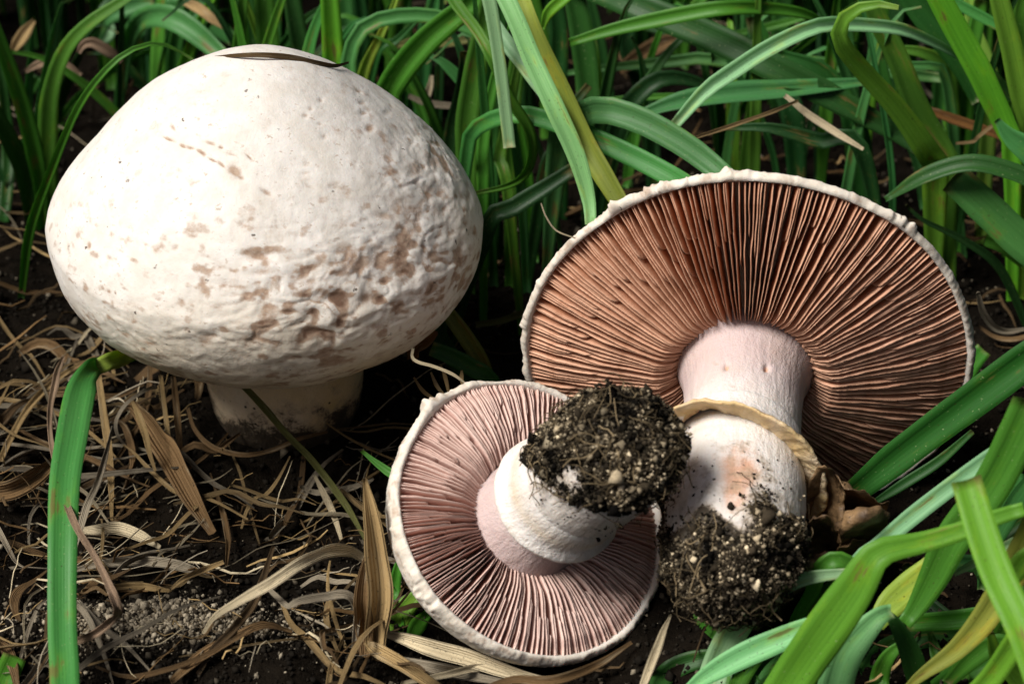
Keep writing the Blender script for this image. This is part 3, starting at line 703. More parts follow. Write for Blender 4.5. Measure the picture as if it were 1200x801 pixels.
T(565, 235, 'grass plant with long pale blades hanging between the two caps', [
    ([(548, 190), (548, 142), (558, 75), (576, -12), (585, -50)], (6.5, 7), [18, 26, 27, 22, 16], 'mid', {'root': True}),
    ([(575, 200), (574, 140), (580, 70), (590, -10)], (7.5, 8), [16, 22, 22, 16], 'dark', {'root': True}),
    ([(566, 230), (566, 170), (576, 110), (590, 50)], (5.5, 6.5), [10, 14, 14, 8], 'mid', {'root': True}),
    ([(594, 215), (585, 190), (597, 130), (610, 60)], (5.5, 6.5), [10, 13, 13, 8], 'mid', {'root': True}),
    ([(560, -40), (572, -5), (582, 50), (590, 110), (597, 173)], (5, 3.6), [16, 15, 14, 14, 13], 'pale', {'fold': .12}),
    ([(515, -30), (535, 5), (560, 38), (578, 72), (598, 118), (618, 150), (623, 178), (615, 203), (595, 217), (558, 226)], (6, 4.5, 4.5, 5), [14, 13, 13, 12, 12, 13, 13, 10, 8, 4], 'mid', {'twist': (0, 0, 30, 20)}),
    ([(578, -30), (600, 14), (625, 72), (650, 126), (675, 182), (690, 235), (692, 264)], (4.5, 2.5, 1.2), [20, 20, 21, 22, 21, 18, 11], 'pale', {'fold': .2}),
    ([(575, 20), (595, 52), (622, 86), (652, 130), (672, 175)], (5.5, 3.2), [12, 17, 18, 15, 5], 'pale', {}),
    ([(610, -10), (628, 38), (658, 105), (685, 165), (708, 205), (732, 245)], (5.5, 2.5), [16, 18, 23, 25, 24, 20], 'yel', {'fold': .15, 'twist': -15}),
    ([(600, 150), (602, 110), (609, 55), (615, -10)], (7, 8), [14, 18, 19, 16], 'mid', {'root': True}),
    ([(636, 34), (642, 16), (656, 2), (676, -12)], (6, 6), [4, 13, 14, 8], 'bright', {}),
    ([(692, 150), (690, 100), (682, 40), (668, -20)], (9.5, 10.5), [22, 28, 28, 20], 'dark', {'root': True}),
    ([(655, 150), (652, 100), (655, 40), (648, -10)], (10, 10.5), [18, 24, 22, 16], 'deep', {'root': True}),
    ([(572, 264), (600, 244), (635, 222), (675, 196)], (4.2, 4.6), [8, 20, 20, 14], 'deep', {'root': True}),
    ([(525, 200), (530, 150), (540, 110), (545, 60)], (8, 8), [14, 18, 16, 10], 'deep', {'root': True}),
    ([(640, 200), (650, 180), (668, 130), (690, 100)], (7, 7.5), [14, 18, 16, 8], 'deep', {'root': True}),
])
T(790, 170, 'grass plant with wide blades arching onto the rim of the large cap', [
    ([(548, 175), (566, 146), (605, 133), (655, 145), (722, 174), (785, 206), (815, 225)], (5.5, 4.5, 2.0), [10, 13, 17, 19, 22, 24, 22], 'teal', {'root': True, 'fold': .15}),
    ([(655, 175), (674, 140), (704, 128), (748, 140), (800, 168), (842, 200), (858, 215)], (5.0, 3.6, 1.8), [10, 18, 26, 30, 30, 28, 22], 'teal', {'root': True, 'fold': .2}),
    ([(668, 50), (725, 33), (800, 17), (850, 9), (900, 10), (945, 17), (975, 34)], (8.0, 7.4, 8.5), [8, 14, 18, 17, 15, 12, 5], 'mid', {}),
    ([(640, -40), (700, -12), (750, 8), (850, 50), (905, 78), (975, 114), (1050, 156), (1085, 180)], (11, 7.5, 6.5), [28, 30, 31, 32, 32, 30, 22, 14], 'dark', {'fold': .12}),
    ([(655, 87), (725, 78), (790, 72), (825, 68), (850, 73), (912, 70), (987, 78), (1105, 92)], (11, 10.5), [4, 9, 13, 13, 14, 15, 16, 9], 'teal', {'fold': .3}),
    ([(672, 124), (740, 115), (812, 112), (850, 110)], (9.6, 9.4), [3, 7, 7, 5], 'mid', {}),
    ([(742, 138), (790, 122), (850, 112), (925, 106), (985, 100), (1020, 96)], (6.5, 7.4), [8, 20, 24, 22, 16, 8], 'teal', {'fold': .3, 'twist': 18}),
    ([(1130, 72), (1117, 62), (1088, 47), (1050, 33), (983, 28), (950, 33), (900, 57), (860, 83), (825, 108), (787, 151)], (7, 5.5, 4.2), [6, 9, 13, 14, 16, 17, 19, 19, 17, 9], 'pale', {'fold': .35}),
    ([(905, 90), (870, 60), (800, 40), (740, 25)], (13, 14), [12, 18, 18, 10], 'deep', {'root': True}),
    ([(860, 40), (900, 32), (945, 20)], (14, 14), [6, 10, 6], 'mid', {}),
    ([(1010, 178), (960, 165), (905, 150), (850, 150)], (5.4, 5.8), [10, 18, 18, 5], 'deep', {'root': True}),
    ([(720, 160), (760, 100), (800, 92), (850, 110)], (8.0, 8.4), [14, 22, 20, 6], 'deep', {'root': True}),
    ([(930, 150), (920, 110), (890, 60), (880, 20)], (9.5, 10.5), [18, 26, 24, 10], 'deep', {'root': True}),
    ([(760, 130), (752, 90), (735, 50), (745, 10)], (11.5, 12), [18, 26, 24, 10], 'deep', {'root': True}),
    ([(1000, 150), (985, 110), (960, 80), (910, 62)], (8.5, 9), [16, 24, 22, 8], 'dark', {'root': True}),
])
T(1098, 195, 'bright grass plant with one curled over tip near the large cap', [
    ([(1096, 200), (1090, 182), (1051, 126), (1010, 80), (987, 50), (986, 27), (1004, 11), (1026, 5), (1053, 9)], (6.0, 5.0, 4.6), [18, 24, 31, 29, 24, 22, 22, 17, 2], 'bright', {'root': True, 'fold': .16, 'twist': (0, 0, 0, 15, 0)}),
    ([(1108, 198), (1100, 172), (1074, 124), (1050, 64), (1026, 18), (1000, -30)], (6.6, 7.2), [18, 26, 27, 26, 24, 18], 'mid', {'root': True}),
    ([(1092, 190), (1065, 150), (1040, 110), (1030, 60)], (7.5, 8), [14, 22, 20, 12], 'dark', {'root': True}),
    ([(1186, 170), (1178, 148), (1150, 88), (1126, 44), (1098, -8), (1080, -40)], (6.0, 6.4), [16, 18, 24, 28, 28, 24], 'bright', {'root': True, 'fold': .2}),
    ([(1055, -20), (1080, 12), (1104, 42), (1130, 82), (1145, 120)], (8.5, 7.8), [26, 32, 30, 24, 12], 'dark', {}),
    ([(1206, 160), (1198, 118), (1184, 52), (1170, -5), (1162, -40)], (6.2, 6.5), [16, 21, 24, 24, 20], 'bright', {'root': True}),
    ([(1100, -10), (1128, 8), (1158, 24), (1185, 40)], (8.6, 8), [8, 12, 12, 8], 'teal', {}),
    ([(1198, 138), (1186, 116), (1164, 88), (1148, 66), (1130, 40)], (7, 7.5), [10, 15, 15, 12, 6], 'dark', {'root': True}),
    ([(1130, 140), (1128, 100), (1140, 50), (1150, 0)], (9, 9.5), [14, 20, 20, 14], 'mid', {'root': True}),
    ([(1160, 120), (1158, 80), (1140, 30), (1135, -20)], (10, 10.5), [16, 20, 18, 12], 'yel', {'root': True}),
    ([(1115, 100), (1100, 70), (1060, 58), (1020, 70)], (9, 9), [10, 18, 16, 4], 'mid', {'root': True}),
    ([(1110, 100), (1080, 78), (1050, 78), (1020, 90)], (8.6, 8.6), [8, 13, 12, 4], 'teal', {'root': True}),
    ([(1200, 60), (1195, 20), (1205, -20)], (9, 9), [20, 22, 14], 'mid', {'root': True}),
])
T(1230, 300, 'broad blue-green blade with a cut end beside the rim of the large cap', [
    ([(1260, 330), (1200, 285), (1160, 247), (1116, 208)], (3.6, 4.2), [34, 38, 38, 34], 'teal', {'fold': .10}),
    ([(1038, 234), (1085, 207), (1135, 193), (1180, 201), (1215, 217), (1250, 245)], (4.2, 3.4), [5, 18, 20, 20, 20, 16], 'dark', {'twist': 20}),
    ([(1245, 220), (1210, 180), (1184, 160), (1168, 140)], (4.6, 5.0), [36, 34, 26, 6], 'teal', {}),
    ([(1200, 310), (1178, 290), (1153, 281)], (4.6, 4.6), [10, 16, 12], 'mid', {}),
    ([(1172, 315), (1130, 282), (1082, 258), (1062, 240)], (4.8, 4.8), [10, 10, 7, 3], 'deep', {'root': True}),
    ([(1130, 440), (1140, 425), (1153, 410)], (1.5, 2.0), [20, 22, 18], 'mid', {'root': True, 'fold': .1}),
])
T(1140, 700, 'tangled bright grass clump in front of the dead brown leaf', [
    ([(985, 590), (1009, 570), (1070, 522), (1128, 478), (1200, 424), (1260, 385)], (-4.2, -5.0), [20, 34, 37, 38, 40, 36], 'dark', {'fold': .28, 'root': True}),
    ([(1012, 596), (1060, 566), (1100, 540), (1140, 505)], (-3.6, -3.4), [4, 12, 12, 6], 'dark', {}),
    ([(998, 668), (1030, 638), (1070, 604), (1112, 572), (1168, 530), (1215, 500)], (-8.5, -8.0), [10, 17, 19, 20, 19, 14], 'pale', {'root': True}),
    ([(1200, 596), (1168, 606), (1132, 620), (1080, 635), (1040, 643), (1022, 655), (1000, 692), (962, 745), (930, 792), (905, 830)], (-10.5, -11.0, -11.5), [14, 20, 23, 22, 34, 46, 50, 50, 48, 44], 'bright', {'twist': (0, 0, 0, 0, 10, 0), 'fold': .1}),
    ([(1240, 860), (1218, 792), (1196, 730), (1171, 678), (1150, 620), (1132, 562)], (-15.0, -11.5), [30, 35, 36, 36, 36, 33], 'bright', {'fold': .22}),
    ([(1060, 730), (1072, 714), (1092, 680), (1117, 630), (1160, 572), (1192, 510), (1210, 470)], (-9.6, -9.0), [14, 30, 38, 40, 42, 44, 42], 'mid', {'fold': .16}),
    ([(1026, 732), (1042, 710), (1064, 690), (1094, 664)], (-9.5, -8.6), [18, 32, 34, 28], 'yel', {'fold': .1}),
    ([(970, 830), (988, 775), (1008, 745), (1030, 722), (1044, 716)], (-10.8, -10.2), [34, 38, 36, 28, 14], 'pale', {}),
    ([(1085, 830), (1074, 790), (1064, 758), (1048, 728), (1036, 716)], (-10.4, -10.0), [20, 24, 25, 20, 8], 'dark', {'root': True}),
    ([(1074, 795), (1090, 783), (1126, 756), (1164, 708), (1204, 636), (1225, 590)], (-10.6, -10.4), [6, 18, 27, 32, 34, 30], 'yel', {'root': True}),
    ([(800, 812), (830, 790), (870, 768), (915, 748), (954, 731), (975, 722)], (-10.5, -10.2), [8, 20, 27, 28, 24, 12], 'pale', {}),
    ([(830, 830), (838, 790), (860, 740), (895, 702), (932, 681), (962, 674), (994, 671)], (-9.6, -9.4), [28, 34, 36, 30, 20, 15, 10], 'pale', {'root': True}),
    ([(925, 745), (934, 722), (951, 695), (960, 669), (978, 655), (998, 662), (1010, 680)], (-9.0, -9.0), [10, 12, 14, 18, 20, 18, 12], 'mid', {'root': True}),
    ([(920, 760), (938, 728), (962, 700), (985, 680)], (-8.4, -8.2), [12, 18, 20, 14], 'mid', {'root': True}),
    ([(768, 815), (780, 790), (804, 776), (840, 769), (870, 772)], (-9.2, -9.0), [16, 22, 24, 20, 10], 'dark', {'root': True}),
    ([(866, 770), (846, 750), (828, 735), (812, 722)], (-8.2, -7.8), [12, 12, 11, 5], 'mid', {'root': True}),
    ([(1240, 700), (1150, 722), (1062, 730)], (-8.6, -8.4), [22, 24, 18], 'mid', {}),
    ([(1230, 612), (1198, 630), (1160, 650), (1118, 672)], (-9.2, -9.2), [10, 12, 11, 6], 'pale', {'fold': .35}),
    ([(1110, 840), (1156, 800), (1190, 752), (1222, 700)], (-11.5, -12), [22, 26, 26, 24], 'bright', {'root': True}),
    ([(1080, 820), (1135, 788), (1185, 765), (1240, 750)], (-9.2, -9.0), [22, 34, 36, 30], 'mid', {'root': True}),
    ([(930, 840), (960, 800), (985, 765), (1000, 740)], (-9.2, -9.0), [26, 32, 28, 10], 'mid', {'root': True}),
    ([(900, 840), (900, 805), (925, 770), (945, 750)], (-9.4, -9.2), [26, 32, 28, 10], 'teal', {'root': True}),
    ([(1140, 760), (1120, 735), (1080, 700), (1060, 660)], (-7.0, -6.6), [16, 22, 20, 8], 'deep', {'root': True}),
    ([(1180, 700), (1150, 660), (1170, 630), (1215, 600)], (-7.2, -7.0), [16, 22, 22, 12], 'dark', {'root': True}),
    ([(1030, 840), (1030, 800), (1040, 770), (1062, 750)], (-9.6, -9.6), [16, 22, 20, 8], 'mid', {'root': True}),
    ([(1215, 820), (1190, 790), (1170, 770), (1160, 740)], (-10.0, -10.0), [20, 26, 20, 8], 'bright', {'root': True}),
    ([(1240, 640), (1200, 660), (1180, 690)], (-11.5, -11.5), [24, 28, 10], 'bright', {}),
    ([(1210, 560), (1190, 585), (1160, 640), (1150, 690)], (-7.4, -7.2), [24, 26, 22, 8], 'teal', {}),
    ([(1010, 790), (1040, 760), (1090, 745), (1150, 745)], (-8.2, -8.0), [16, 24, 24, 8], 'dark', {'root': True}),
    ([(1150, 830), (1120, 790), (1100, 770), (1090, 740)], (-8.4, -8.2), [16, 24, 20, 6], 'mid', {'root': True}),
    ([(880, 800), (905, 775), (935, 760), (975, 758)], (-8.0, -7.8), [16, 26, 26, 8], 'dark', {'root': True}),
    ([(860, 812), (868, 790), (886, 765), (915, 745)], (-8.8, -8.6), [16, 26, 24, 8], 'mid', {'root': True}),
    ([(960, 810), (975, 780), (965, 750), (945, 735)], (-8.6, -8.3), [16, 22, 20, 6], 'dark', {'root': True}),
    ([(1215, 770), (1170, 755), (1140, 770), (1110, 800)], (-9.8, -9.6), [18, 24, 22, 12], 'mid', {}),
    ([(1230, 690), (1205, 700), (1180, 735), (1165, 770)], (-9.0, -8.8), [24, 28, 24, 8], 'mid', {}),
    ([(1090, 640), (1110, 655), (1150, 660), (1210, 655)], (-6.6, -6.4), [8, 18, 20, 12], 'deep', {}),
])
T(110, 470, 'single broad blue-green grass blade folded sharply at its pale top beside dry straw', [
    ([(160, 412), (142, 420), (120, 427), (106, 434), (95, 455), (86, 500), (76, 565), (73, 640), (73, 720), (75, 790), (78, 850)], (1.2, .4, -2.2, -5.4, -8.0, -10.0, -12.3), [16, 18, 20, 24, 34, 35, 34, 32, 31, 32, 33], 'teal', {'fold': .14, 'n': 60}),
    ([(160, 412), (142, 419), (126, 424), (110, 432), (102, 440)], (.6, -.6, -1.0), [12, 17, 20, 19, 10], 'yel', {'fold': .1}),
])
T(8, 800, 'short cut green blade in the bare soil under the straw', [
    ([(-5, 835), (4, 800), (18, 768)], (-9.6, -9.4), [28, 28, 26], 'mid', {'root': True, 'fold': .1}),
])
T(470, 735, 'small green shoots pushing up under the rose-gilled cap', [
    ([(470, 735), (462, 700), (466, 665), (474, 645)], (-6.6, -6.2), [8, 13, 13, 5], 'mid', {'root': True}),
    ([(462, 745), (470, 722), (484, 702), (500, 690)], (-7.2, -6.9), [10, 24, 22, 6], 'bright', {'root': True, 'fold': .1}),
    ([(480, 760), (488, 735), (505, 715)], (-7.0, -6.6), [10, 20, 8], 'mid', {'root': True}),
    ([(470, 565), (456, 553), (440, 541), (424, 528)], (-3.6, -3.0), [10, 12, 10, 3], 'mid', {'root': True}),
])
T(560, 445, 'pair of yellowing grass blades under the rim of the domed cap', [
    ([(572, 442), (562, 420), (546, 395), (528, 370), (515, 352)], (.8, 1.2), [12, 18, 19, 18, 12], 'olive', {'root': True}),
    ([(574, 444), (556, 432), (530, 418), (505, 408)], (.4, .6), [8, 18, 20, 16], 'dark', {'root': True}),
    ([(530, 420), (520, 405), (515, 390), (520, 370)], (1.8, 2.0), [12, 20, 20, 12], 'deep', {'root': True}),
])

# grass beyond, blades shared between the plants
def filler_plants():
    bl = []
    for k in range(10):
        h = rng.uniform(7, 14); b = rng.uniform(.15, .6) * h
        P = [(0, 0, -.3), (.06 * b, 0, h * .35), (.35 * b, rng.normal(0, .3), h * .72), (.8 * b, rng.normal(0, .5), h * .92), (1.25 * b, rng.normal(0, .6), h * rng.uniform(.7, .98))]
        V, F, uv = ribbon(P, [.35, .6, .62, .45, .05], n=18, fold=.25, seed=300 + k, face=(-.3, .1, 1))
        me = mesh('blade', V, F, {'uvw': uv}); me.materials.append(M_GRASS); bl.append(me)
    spots = []
    for k in range(30): spots.append((rng.uniform(-19, 19), rng.uniform(15.5, 27)))
    for k in range(22): spots.append(((-1) ** k * rng.uniform(19 if k % 2 else 16, 25), rng.uniform(-9, 14)))
    for k in range(9): spots.append((rng.uniform(15.5, 20), rng.uniform(-12, 2)))
    names = ['mid', 'dark', 'dark', 'teal', 'mid', 'deep']
    for i, (x, y) in enumerate(spots):
        r = empty('grass_plant', (x, y, float(gh(x, y))), *(('leafy green grass plant in the shaded thicket behind the caps', 'grass', 'grass thicket behind the mushrooms') if i < 30 else ('leafy green grass plant at the edge of the bare soil', 'grass', 'grass round the bare soil')))
        for k in range(9):
            o = link('blade', bl[rng.integers(10)], None, r, tuple(np.array(GC[names[rng.integers(6)]]) * rng.uniform(.7, 1.2)))
            o.rotation_euler = (0, 0, rng.uniform(0, 6.28)); s_ = rng.uniform(.65, 1.1); o.scale = (s_, s_, s_)
            o.location = (rng.normal(0, .5) * S, rng.normal(0, .5) * S, 0)
filler_plants()
def back_grass():
    for lab, x0, x1, y0, y1, n in [('thin green grass plant in the gap behind the bright curled blade', 860, 1190, 6.5, 12, 16), ('thin green grass plant in the gap between the two caps', 540, 720, 6.0, 11, 13),
                                   ('thin green grass plant behind the clump of upright blades', 260, 520, 9.5, 15, 14), ('thin green grass plant behind the hook-shaped blade', 0, 230, 10.5, 16, 12),
                                   ('thin green grass plant behind the wide arching blades', 690, 880, 9.0, 14, 10)]:
        xm = (x0 + x1) / 2; b = PZ(xm, 130, 0); r = empty('grass_plant', (b[0], (y0 + y1) / 2, float(gh(b[0], (y0 + y1) / 2))), lab, 'grass')
        for k in range(n):
            y = rng.uniform(y0, y1); px = rng.uniform(x0, x1); lean = rng.normal(0, 55); top = rng.uniform(-40, 70)
            bot = 400.5 + 0; P0 = PY(px, 200, y); gz = float(gh(P0[0], y)); q = np.array([P0[0], y, gz]); bx, by = proj(q)
            pts = [(bx, by), (px + .15 * lean, by * .65 + top * .35), (px + .5 * lean, by * .3 + top * .7), (px + 1.0 * lean, top), (px + 1.5 * lean, top + rng.uniform(-25, 35))]
            w_ = rng.uniform(7, 17)
            add_blade(r, (pts, (y, y + rng.normal(0, .8)), [w_ * .8, w_, w_, w_ * .75, 1.5], ['mid', 'dark', 'teal', 'bright', 'deep', 'mid'][rng.integers(6)], {'twist': (rng.normal(0, 25), rng.normal(0, 35)), 'n': 20}))
back_grass()

# ------------------------------------------------------------------ dry straw, piece by piece
SC = {'tan': (.42, .29, .13), 'pale': (.72, .61, .40), 'brown': (.19, .115, .05), 'pink': (.42, .29, .19), 'grey': (.42, .36, .26), 'dark': (.10, .065, .032), 'green': (.16, .17, .05), 'rust': (.26, .12, .035)}
def straw(label, pts, hs, wd, colr, name='dry_grass_blade', cat='dry grass', group=None, **kw):
    h = np.interp(np.linspace(0, 1, len(pts)), np.linspace(0, 1, len(np.atleast_1d(hs))), np.atleast_1d(hs))
    P = np.array([G(a, b, hh) for (a, b), hh in zip(pts, h)])
    Ws = [ww * depth(P[len(P) // 2]) / FPX for ww in np.atleast_1d(wd)]
    _bs[0] += 1; k = dict(fold=.3, thick=.025, n=30, wav=.22, cols=5); k.update(kw)
    V, F, uv = ribbon(P, Ws, seed=_bs[0], **k)
    o = link(name, mesh(name, V - P[0], F, {'uvw': uv}), M_STRAW, None, SC[colr]); o.location = P[0] * S
    return tag(o, label, cat, group)
def straw_y(label, pts, ys, wd, colr, **kw):
    y = np.interp(np.linspace(0, 1, len(pts)), np.linspace(0, 1, len(np.atleast_1d(ys))), np.atleast_1d(ys))
    P = np.array([PY(a, b, c) for (a, b), c in zip(pts, y)])
    Ws = [ww * depth(P[len(P) // 2]) / FPX for ww in np.atleast_1d(wd)]
    _bs[0] += 1; k = dict(fold=.3, thick=.025, n=30, wav=.2, cols=5); nm = kw.pop('name', 'dry_grass_blade'); ct = kw.pop('cat', 'dry grass'); k.update(kw)
    V, F, uv = ribbon(P, Ws, seed=_bs[0], **k)
    o = link(nm, mesh(nm, V - P[0], F, {'uvw': uv}), M_STRAW, None, SC[colr]); o.location = P[0] * S
    return tag(o, label, ct)

straw('pinkish kinked straw crossing over the long folded green blade', [(74, 418), (66, 440), (58, 480), (59, 515), (66, 545), (85, 610), (112, 655), (134, 705), (134, 722), (110, 742), (85, 752), (68, 760)], (1.6, 2.4, 2.6, 2.6, 1.2, .3), [4, 11, 10, 6, 8, 11, 9, 9, 8, 12, 11, 4], 'pink', n=50, twist=(0, 20, 0, 30, 0))
straw('thin dark straw leaning from the left soil up to the folded green blade', [(0, 540), (14, 510), (36, 474), (72, 440), (112, 418)], (.3, 1.8), [6, 9, 8, 7, 4], 'tan')
straw('broad brown dead blade curving up at the edge of the litter', [(-12, 577), (12, 574), (36, 562), (62, 540), (70, 528)], (.5, .9), [22, 24, 20, 14, 5], 'brown', fold=.45)
straw('bleached papery straw lying across the soil by the long green blade', [(84, 622), (110, 621), (138, 618), (164, 627), (188, 641)], (.4, .5, .3), [4, 12, 17, 14, 4], 'pale', fold=.15)
straw('bundled pale straw with a frayed end lying on dark soil', [(86, 668), (120, 660), (165, 657), (205, 661), (245, 674)], (.35, .4, .2), [5, 12, 14, 13, 6], 'grey')
straw('thin tan straw lying parallel under the bundled pale straw', [(96, 692), (130, 688), (165, 687), (200, 692)], (.25, .25), [4, 8, 9, 4], 'tan')
straw('short split straw tip beside the bundled pale straw', [(200, 690), (215, 678), (240, 667), (262, 658)], (.3, .8), [3, 7, 8, 5], 'tan')
straw('cream curved straw arching over the bare soil with a forked tip', [(238, 742), (252, 722), (280, 704), (318, 682), (352, 661), (385, 646), (410, 645), (430, 656)], (.3, .8, 1.5, 1.9, 1.6, 1.0), [3, 9, 13, 14, 16, 16, 14, 8], 'pale', fold=.2)
straw('twisted bleached straw hooked under the cream arching straw', [(308, 682), (322, 697), (337, 712), (350, 706), (375, 700), (405, 697), (416, 712), (416, 740), (414, 765)], (1.2, 1.0, 1.1, 1.2, .8, .1), [3, 8, 11, 12, 11, 12, 11, 9, 4], 'grey', n=44, twist=(0, 50, 0, 40, 0))
straw('upright brown grass sheath with a torn pointed top beside the rose gills', [(438, 765), (440, 740), (444, 700), (441, 650), (434, 600), (427, 560)], (.1, .5, 1.3, 2.2, 3.0, 3.6), [22, 28, 30, 27, 22, 3], 'tan', fold=.5, thick=.05)
straw('bulging brown husk at the foot of the torn upright sheath', [(428, 770), (426, 735), (424, 700), (430, 660), (438, 635)], (.1, .5, 1.2, 1.9, 2.2), [14, 22, 22, 16, 4], 'brown', fold=.5)
straw('half green dry stalk leaning from the shaded stem of the domed mushroom', [(283, 450), (310, 478), (342, 515), (362, 535), (385, 563), (408, 595), (428, 632)], (3.6, 2.9, 2.0, 1.5, 1.0, .6, .2), [7, 8, 8, 8, 9, 8, 3], 'green')
straw('narrow cream straw standing beside the half green stalk', [(368, 556), (378, 575), (390, 600), (400, 632)], (.9, .7, .4, .1), [3, 8, 7, 4], 'pale')
straw('thin dark stem curving round the foot of the domed mushroom', [(220, 478), (228, 503), (250, 524), (285, 533), (320, 527), (350, 514), (384, 506)], (1.0, .8, .7, .7, .8, 1.0), [4, 5, 6, 6, 5, 5, 3], 'brown')
straw('wiry curled pale straw in the shade left of the foot', [(182, 452), (165, 460), (146, 475), (136, 494), (138, 510), (147, 522)], (1.4, 1.6, 1.5, 1.2, .9, .6), [3, 4, 4, 4, 4, 2], 'grey', fold=.1)
straw('flat tan straw hanging down beside the long green blade', [(116, 440), (121, 480), (127, 520), (130, 560), (131, 610)], (1.5, 1.1, .8, .5, .2), [7, 9, 9, 7, 3], 'tan')
straw('dry upright stalk in the shade under the domed cap', [(188, 440), (193, 480), (199, 530), (205, 570)], (1.7, 1.2, .6, .2), [5, 6, 6, 4], 'tan')
straw('brittle narrow stalk right beside the foot of the domed mushroom', [(203, 440), (207, 480), (211, 530)], (1.7, 1.0, .3), [6, 8, 6], 'brown')
straw('wide collapsed brown sheath sloping away from the shaded foot', [(150, 468), (175, 500), (200, 540), (225, 585), (250, 625)], (1.3, 1.2, 1.0, .6, .2), [8, 24, 30, 26, 8], 'brown', fold=.4)
straw('narrow straw lying on the wide collapsed brown sheath', [(155, 470), (168, 500), (175, 530), (182, 552)], (1.8, 1.7, 1.5, 1.3), [3, 9, 9, 3], 'tan')
straw('pointed cream straw sticking up from the shade below the soil-covered foot', [(750, 812), (760, 785), (771, 758), (778, 738), (786, 720)], (.1, .4, .9, 1.2, 1.5), [8, 11, 12, 9, 2], 'pale')
straw('rusty curled scrap of dry leaf tucked under the domed cap rim', [(482, 420), (490, 405), (502, 398), (512, 388)], (2.2, 2.7, 3.0, 3.2), [8, 16, 16, 5], 'rust', fold=.5)
straw('olive dry blade poking out behind the rim of the large cap', [(558, 380), (585, 376), (605, 370), (630, 364)], (.6, .9, 1.2, 1.5), [7, 9, 9, 8], 'green')
for lab, pts, wd, c in [('loose wide dry blade under the lower rim of the rose gills', [(452, 742), (490, 752), (540, 768), (600, 788), (640, 796)], [8, 20, 22, 18, 6], 'pale'),
                     ('crumpled straw end pointing at the small green shoots', [(428, 752), (448, 765), (475, 780), (505, 800), (530, 815)], [5, 18, 16, 14, 8], 'tan'),
                     ('split dry straw under the loose wide dry blade', [(455, 768), (500, 780), (545, 790), (600, 800)], [4, 14, 14, 6], 'grey'),
                     ('brown dry blade bent below the lower rim of the rose gills', [(560, 808), (600, 796), (650, 796), (700, 778), (740, 752)], [4, 11, 12, 11, 4], 'brown'),
                     ('crossing narrow straw on the heap of dry blades under rose gills', [(470, 800), (520, 790), (570, 782), (620, 802)], [4, 9, 9, 4], 'pale')]:
    straw(lab, pts, (.35, .6, .5, .3), wd, c)
straw('dark slanting straw half buried in soil before the cream arch', [(232, 790), (250, 760), (275, 735), (300, 700), (320, 640)], (.1, .3, .4, .6), [5, 10, 10, 8, 4], 'dark')
straw_y('thin straight straw stalk in the dark gap above the large cap', [(800, 166), (850, 150), (905, 131), (935, 118)], (3.5, 5.5), [3, 5, 5, 3], 'tan')
straw_y('pale fallen straw slanting down behind the large cap', [(920, 112), (945, 132), (980, 155), (1012, 175)], (6.0, 4.5), [5, 9, 9, 4], 'pale')
straw_y('orange-brown dead blade lying behind the bright curled grass', [(1085, 128), (1120, 140), (1150, 150), (1176, 162)], (8.2, 7.6), [9, 12, 12, 7], 'rust')
straw_y('bent wiry twig in front of the orange-brown dead blade', [(1120, 168), (1140, 166), (1147, 160), (1165, 146), (1186, 135)], (6.6, 6.4), [3, 4, 5, 4, 2], 'tan', name='twig', cat='twig')
straw_y('wide brown dead blade in the gap behind the arching grass', [(725, 82), (750, 66), (775, 52), (800, 44)], (11.5, 11.8), [12, 22, 20, 8], 'brown')
straw_y('pale hooked straw at the far rim of the large cap', [(1146, 342), (1152, 365), (1164, 382), (1180, 388), (1202, 385)], (1.5, 2.0), [4, 8, 9, 8, 4], 'grey')
straw_y('tan papery husk behind the thin arching blade of grass', [(14, 62), (22, 48), (30, 36), (40, 24)], (13, 13.4), [6, 15, 15, 5], 'tan')
straw_y('pinkish dry blade curving through the shade behind the arching blade', [(30, 84), (44, 76), (60, 72), (78, 76), (95, 88)], (12, 12), [4, 10, 11, 9, 4], 'pink')
straw_y('arched dry blade under the hook-shaped green blade', [(92, 62), (98, 52), (110, 50), (128, 60), (142, 72)], (12, 12.4), [5, 11, 13, 12, 5], 'pink')
straw_y('brown dry stalk slanting down behind the hook-shaped green blade', [(215, 2), (232, 10), (248, 22), (265, 34)], (12, 11), [8, 12, 11, 5], 'tan')
straw_y('pale straw stub in the dark gap right of the domed cap', [(500, 118), (504, 100), (506, 88)], (10, 10.2), [7, 9, 4], 'pale')
straw_y('flat pale straw lying low in the gap right of the domed cap', [(478, 112), (498, 120), (530, 124), (548, 118)], (9.6, 9.4), [5, 9, 9, 3], 'grey')
straw_y('yellowed dead blade behind the clump of upright grass', [(465, 54), (490, 48), (520, 50), (552, 46)], (12, 12), [6, 11, 12, 8], 'green')
straw_y('white hair-thin root curling off the rim of the large cap', [(634, 238), (640, 254), (652, 270), (674, 279)], (-2.2, -3.2), [1.6, 2, 2, 1.6], 'pale', name='root_hair', cat='root', wav=0)
straw_y('wiry pale root curled above the rim of the rose gills', [(484, 408), (483, 418), (490, 424), (508, 429), (530, 438), (547, 450)], (-3.0, -4.0), [3, 4, 4, 4, 4, 2], 'pale', name='root_hair', cat='root', wav=0)
for k, pts in enumerate([[(485, 442), (496, 458), (512, 470)], [(505, 436), (512, 452), (520, 462)], [(517, 428), (522, 442), (526, 460)], [(541, 434), (541, 442), (542, 452)]]):
    straw_y('short stiff straw stub standing behind the rim of the rose gills', pts, (-2.0, -2.6), [2, 5, 3], 'tan')['group'] = 'straw stubs behind the rose gills'
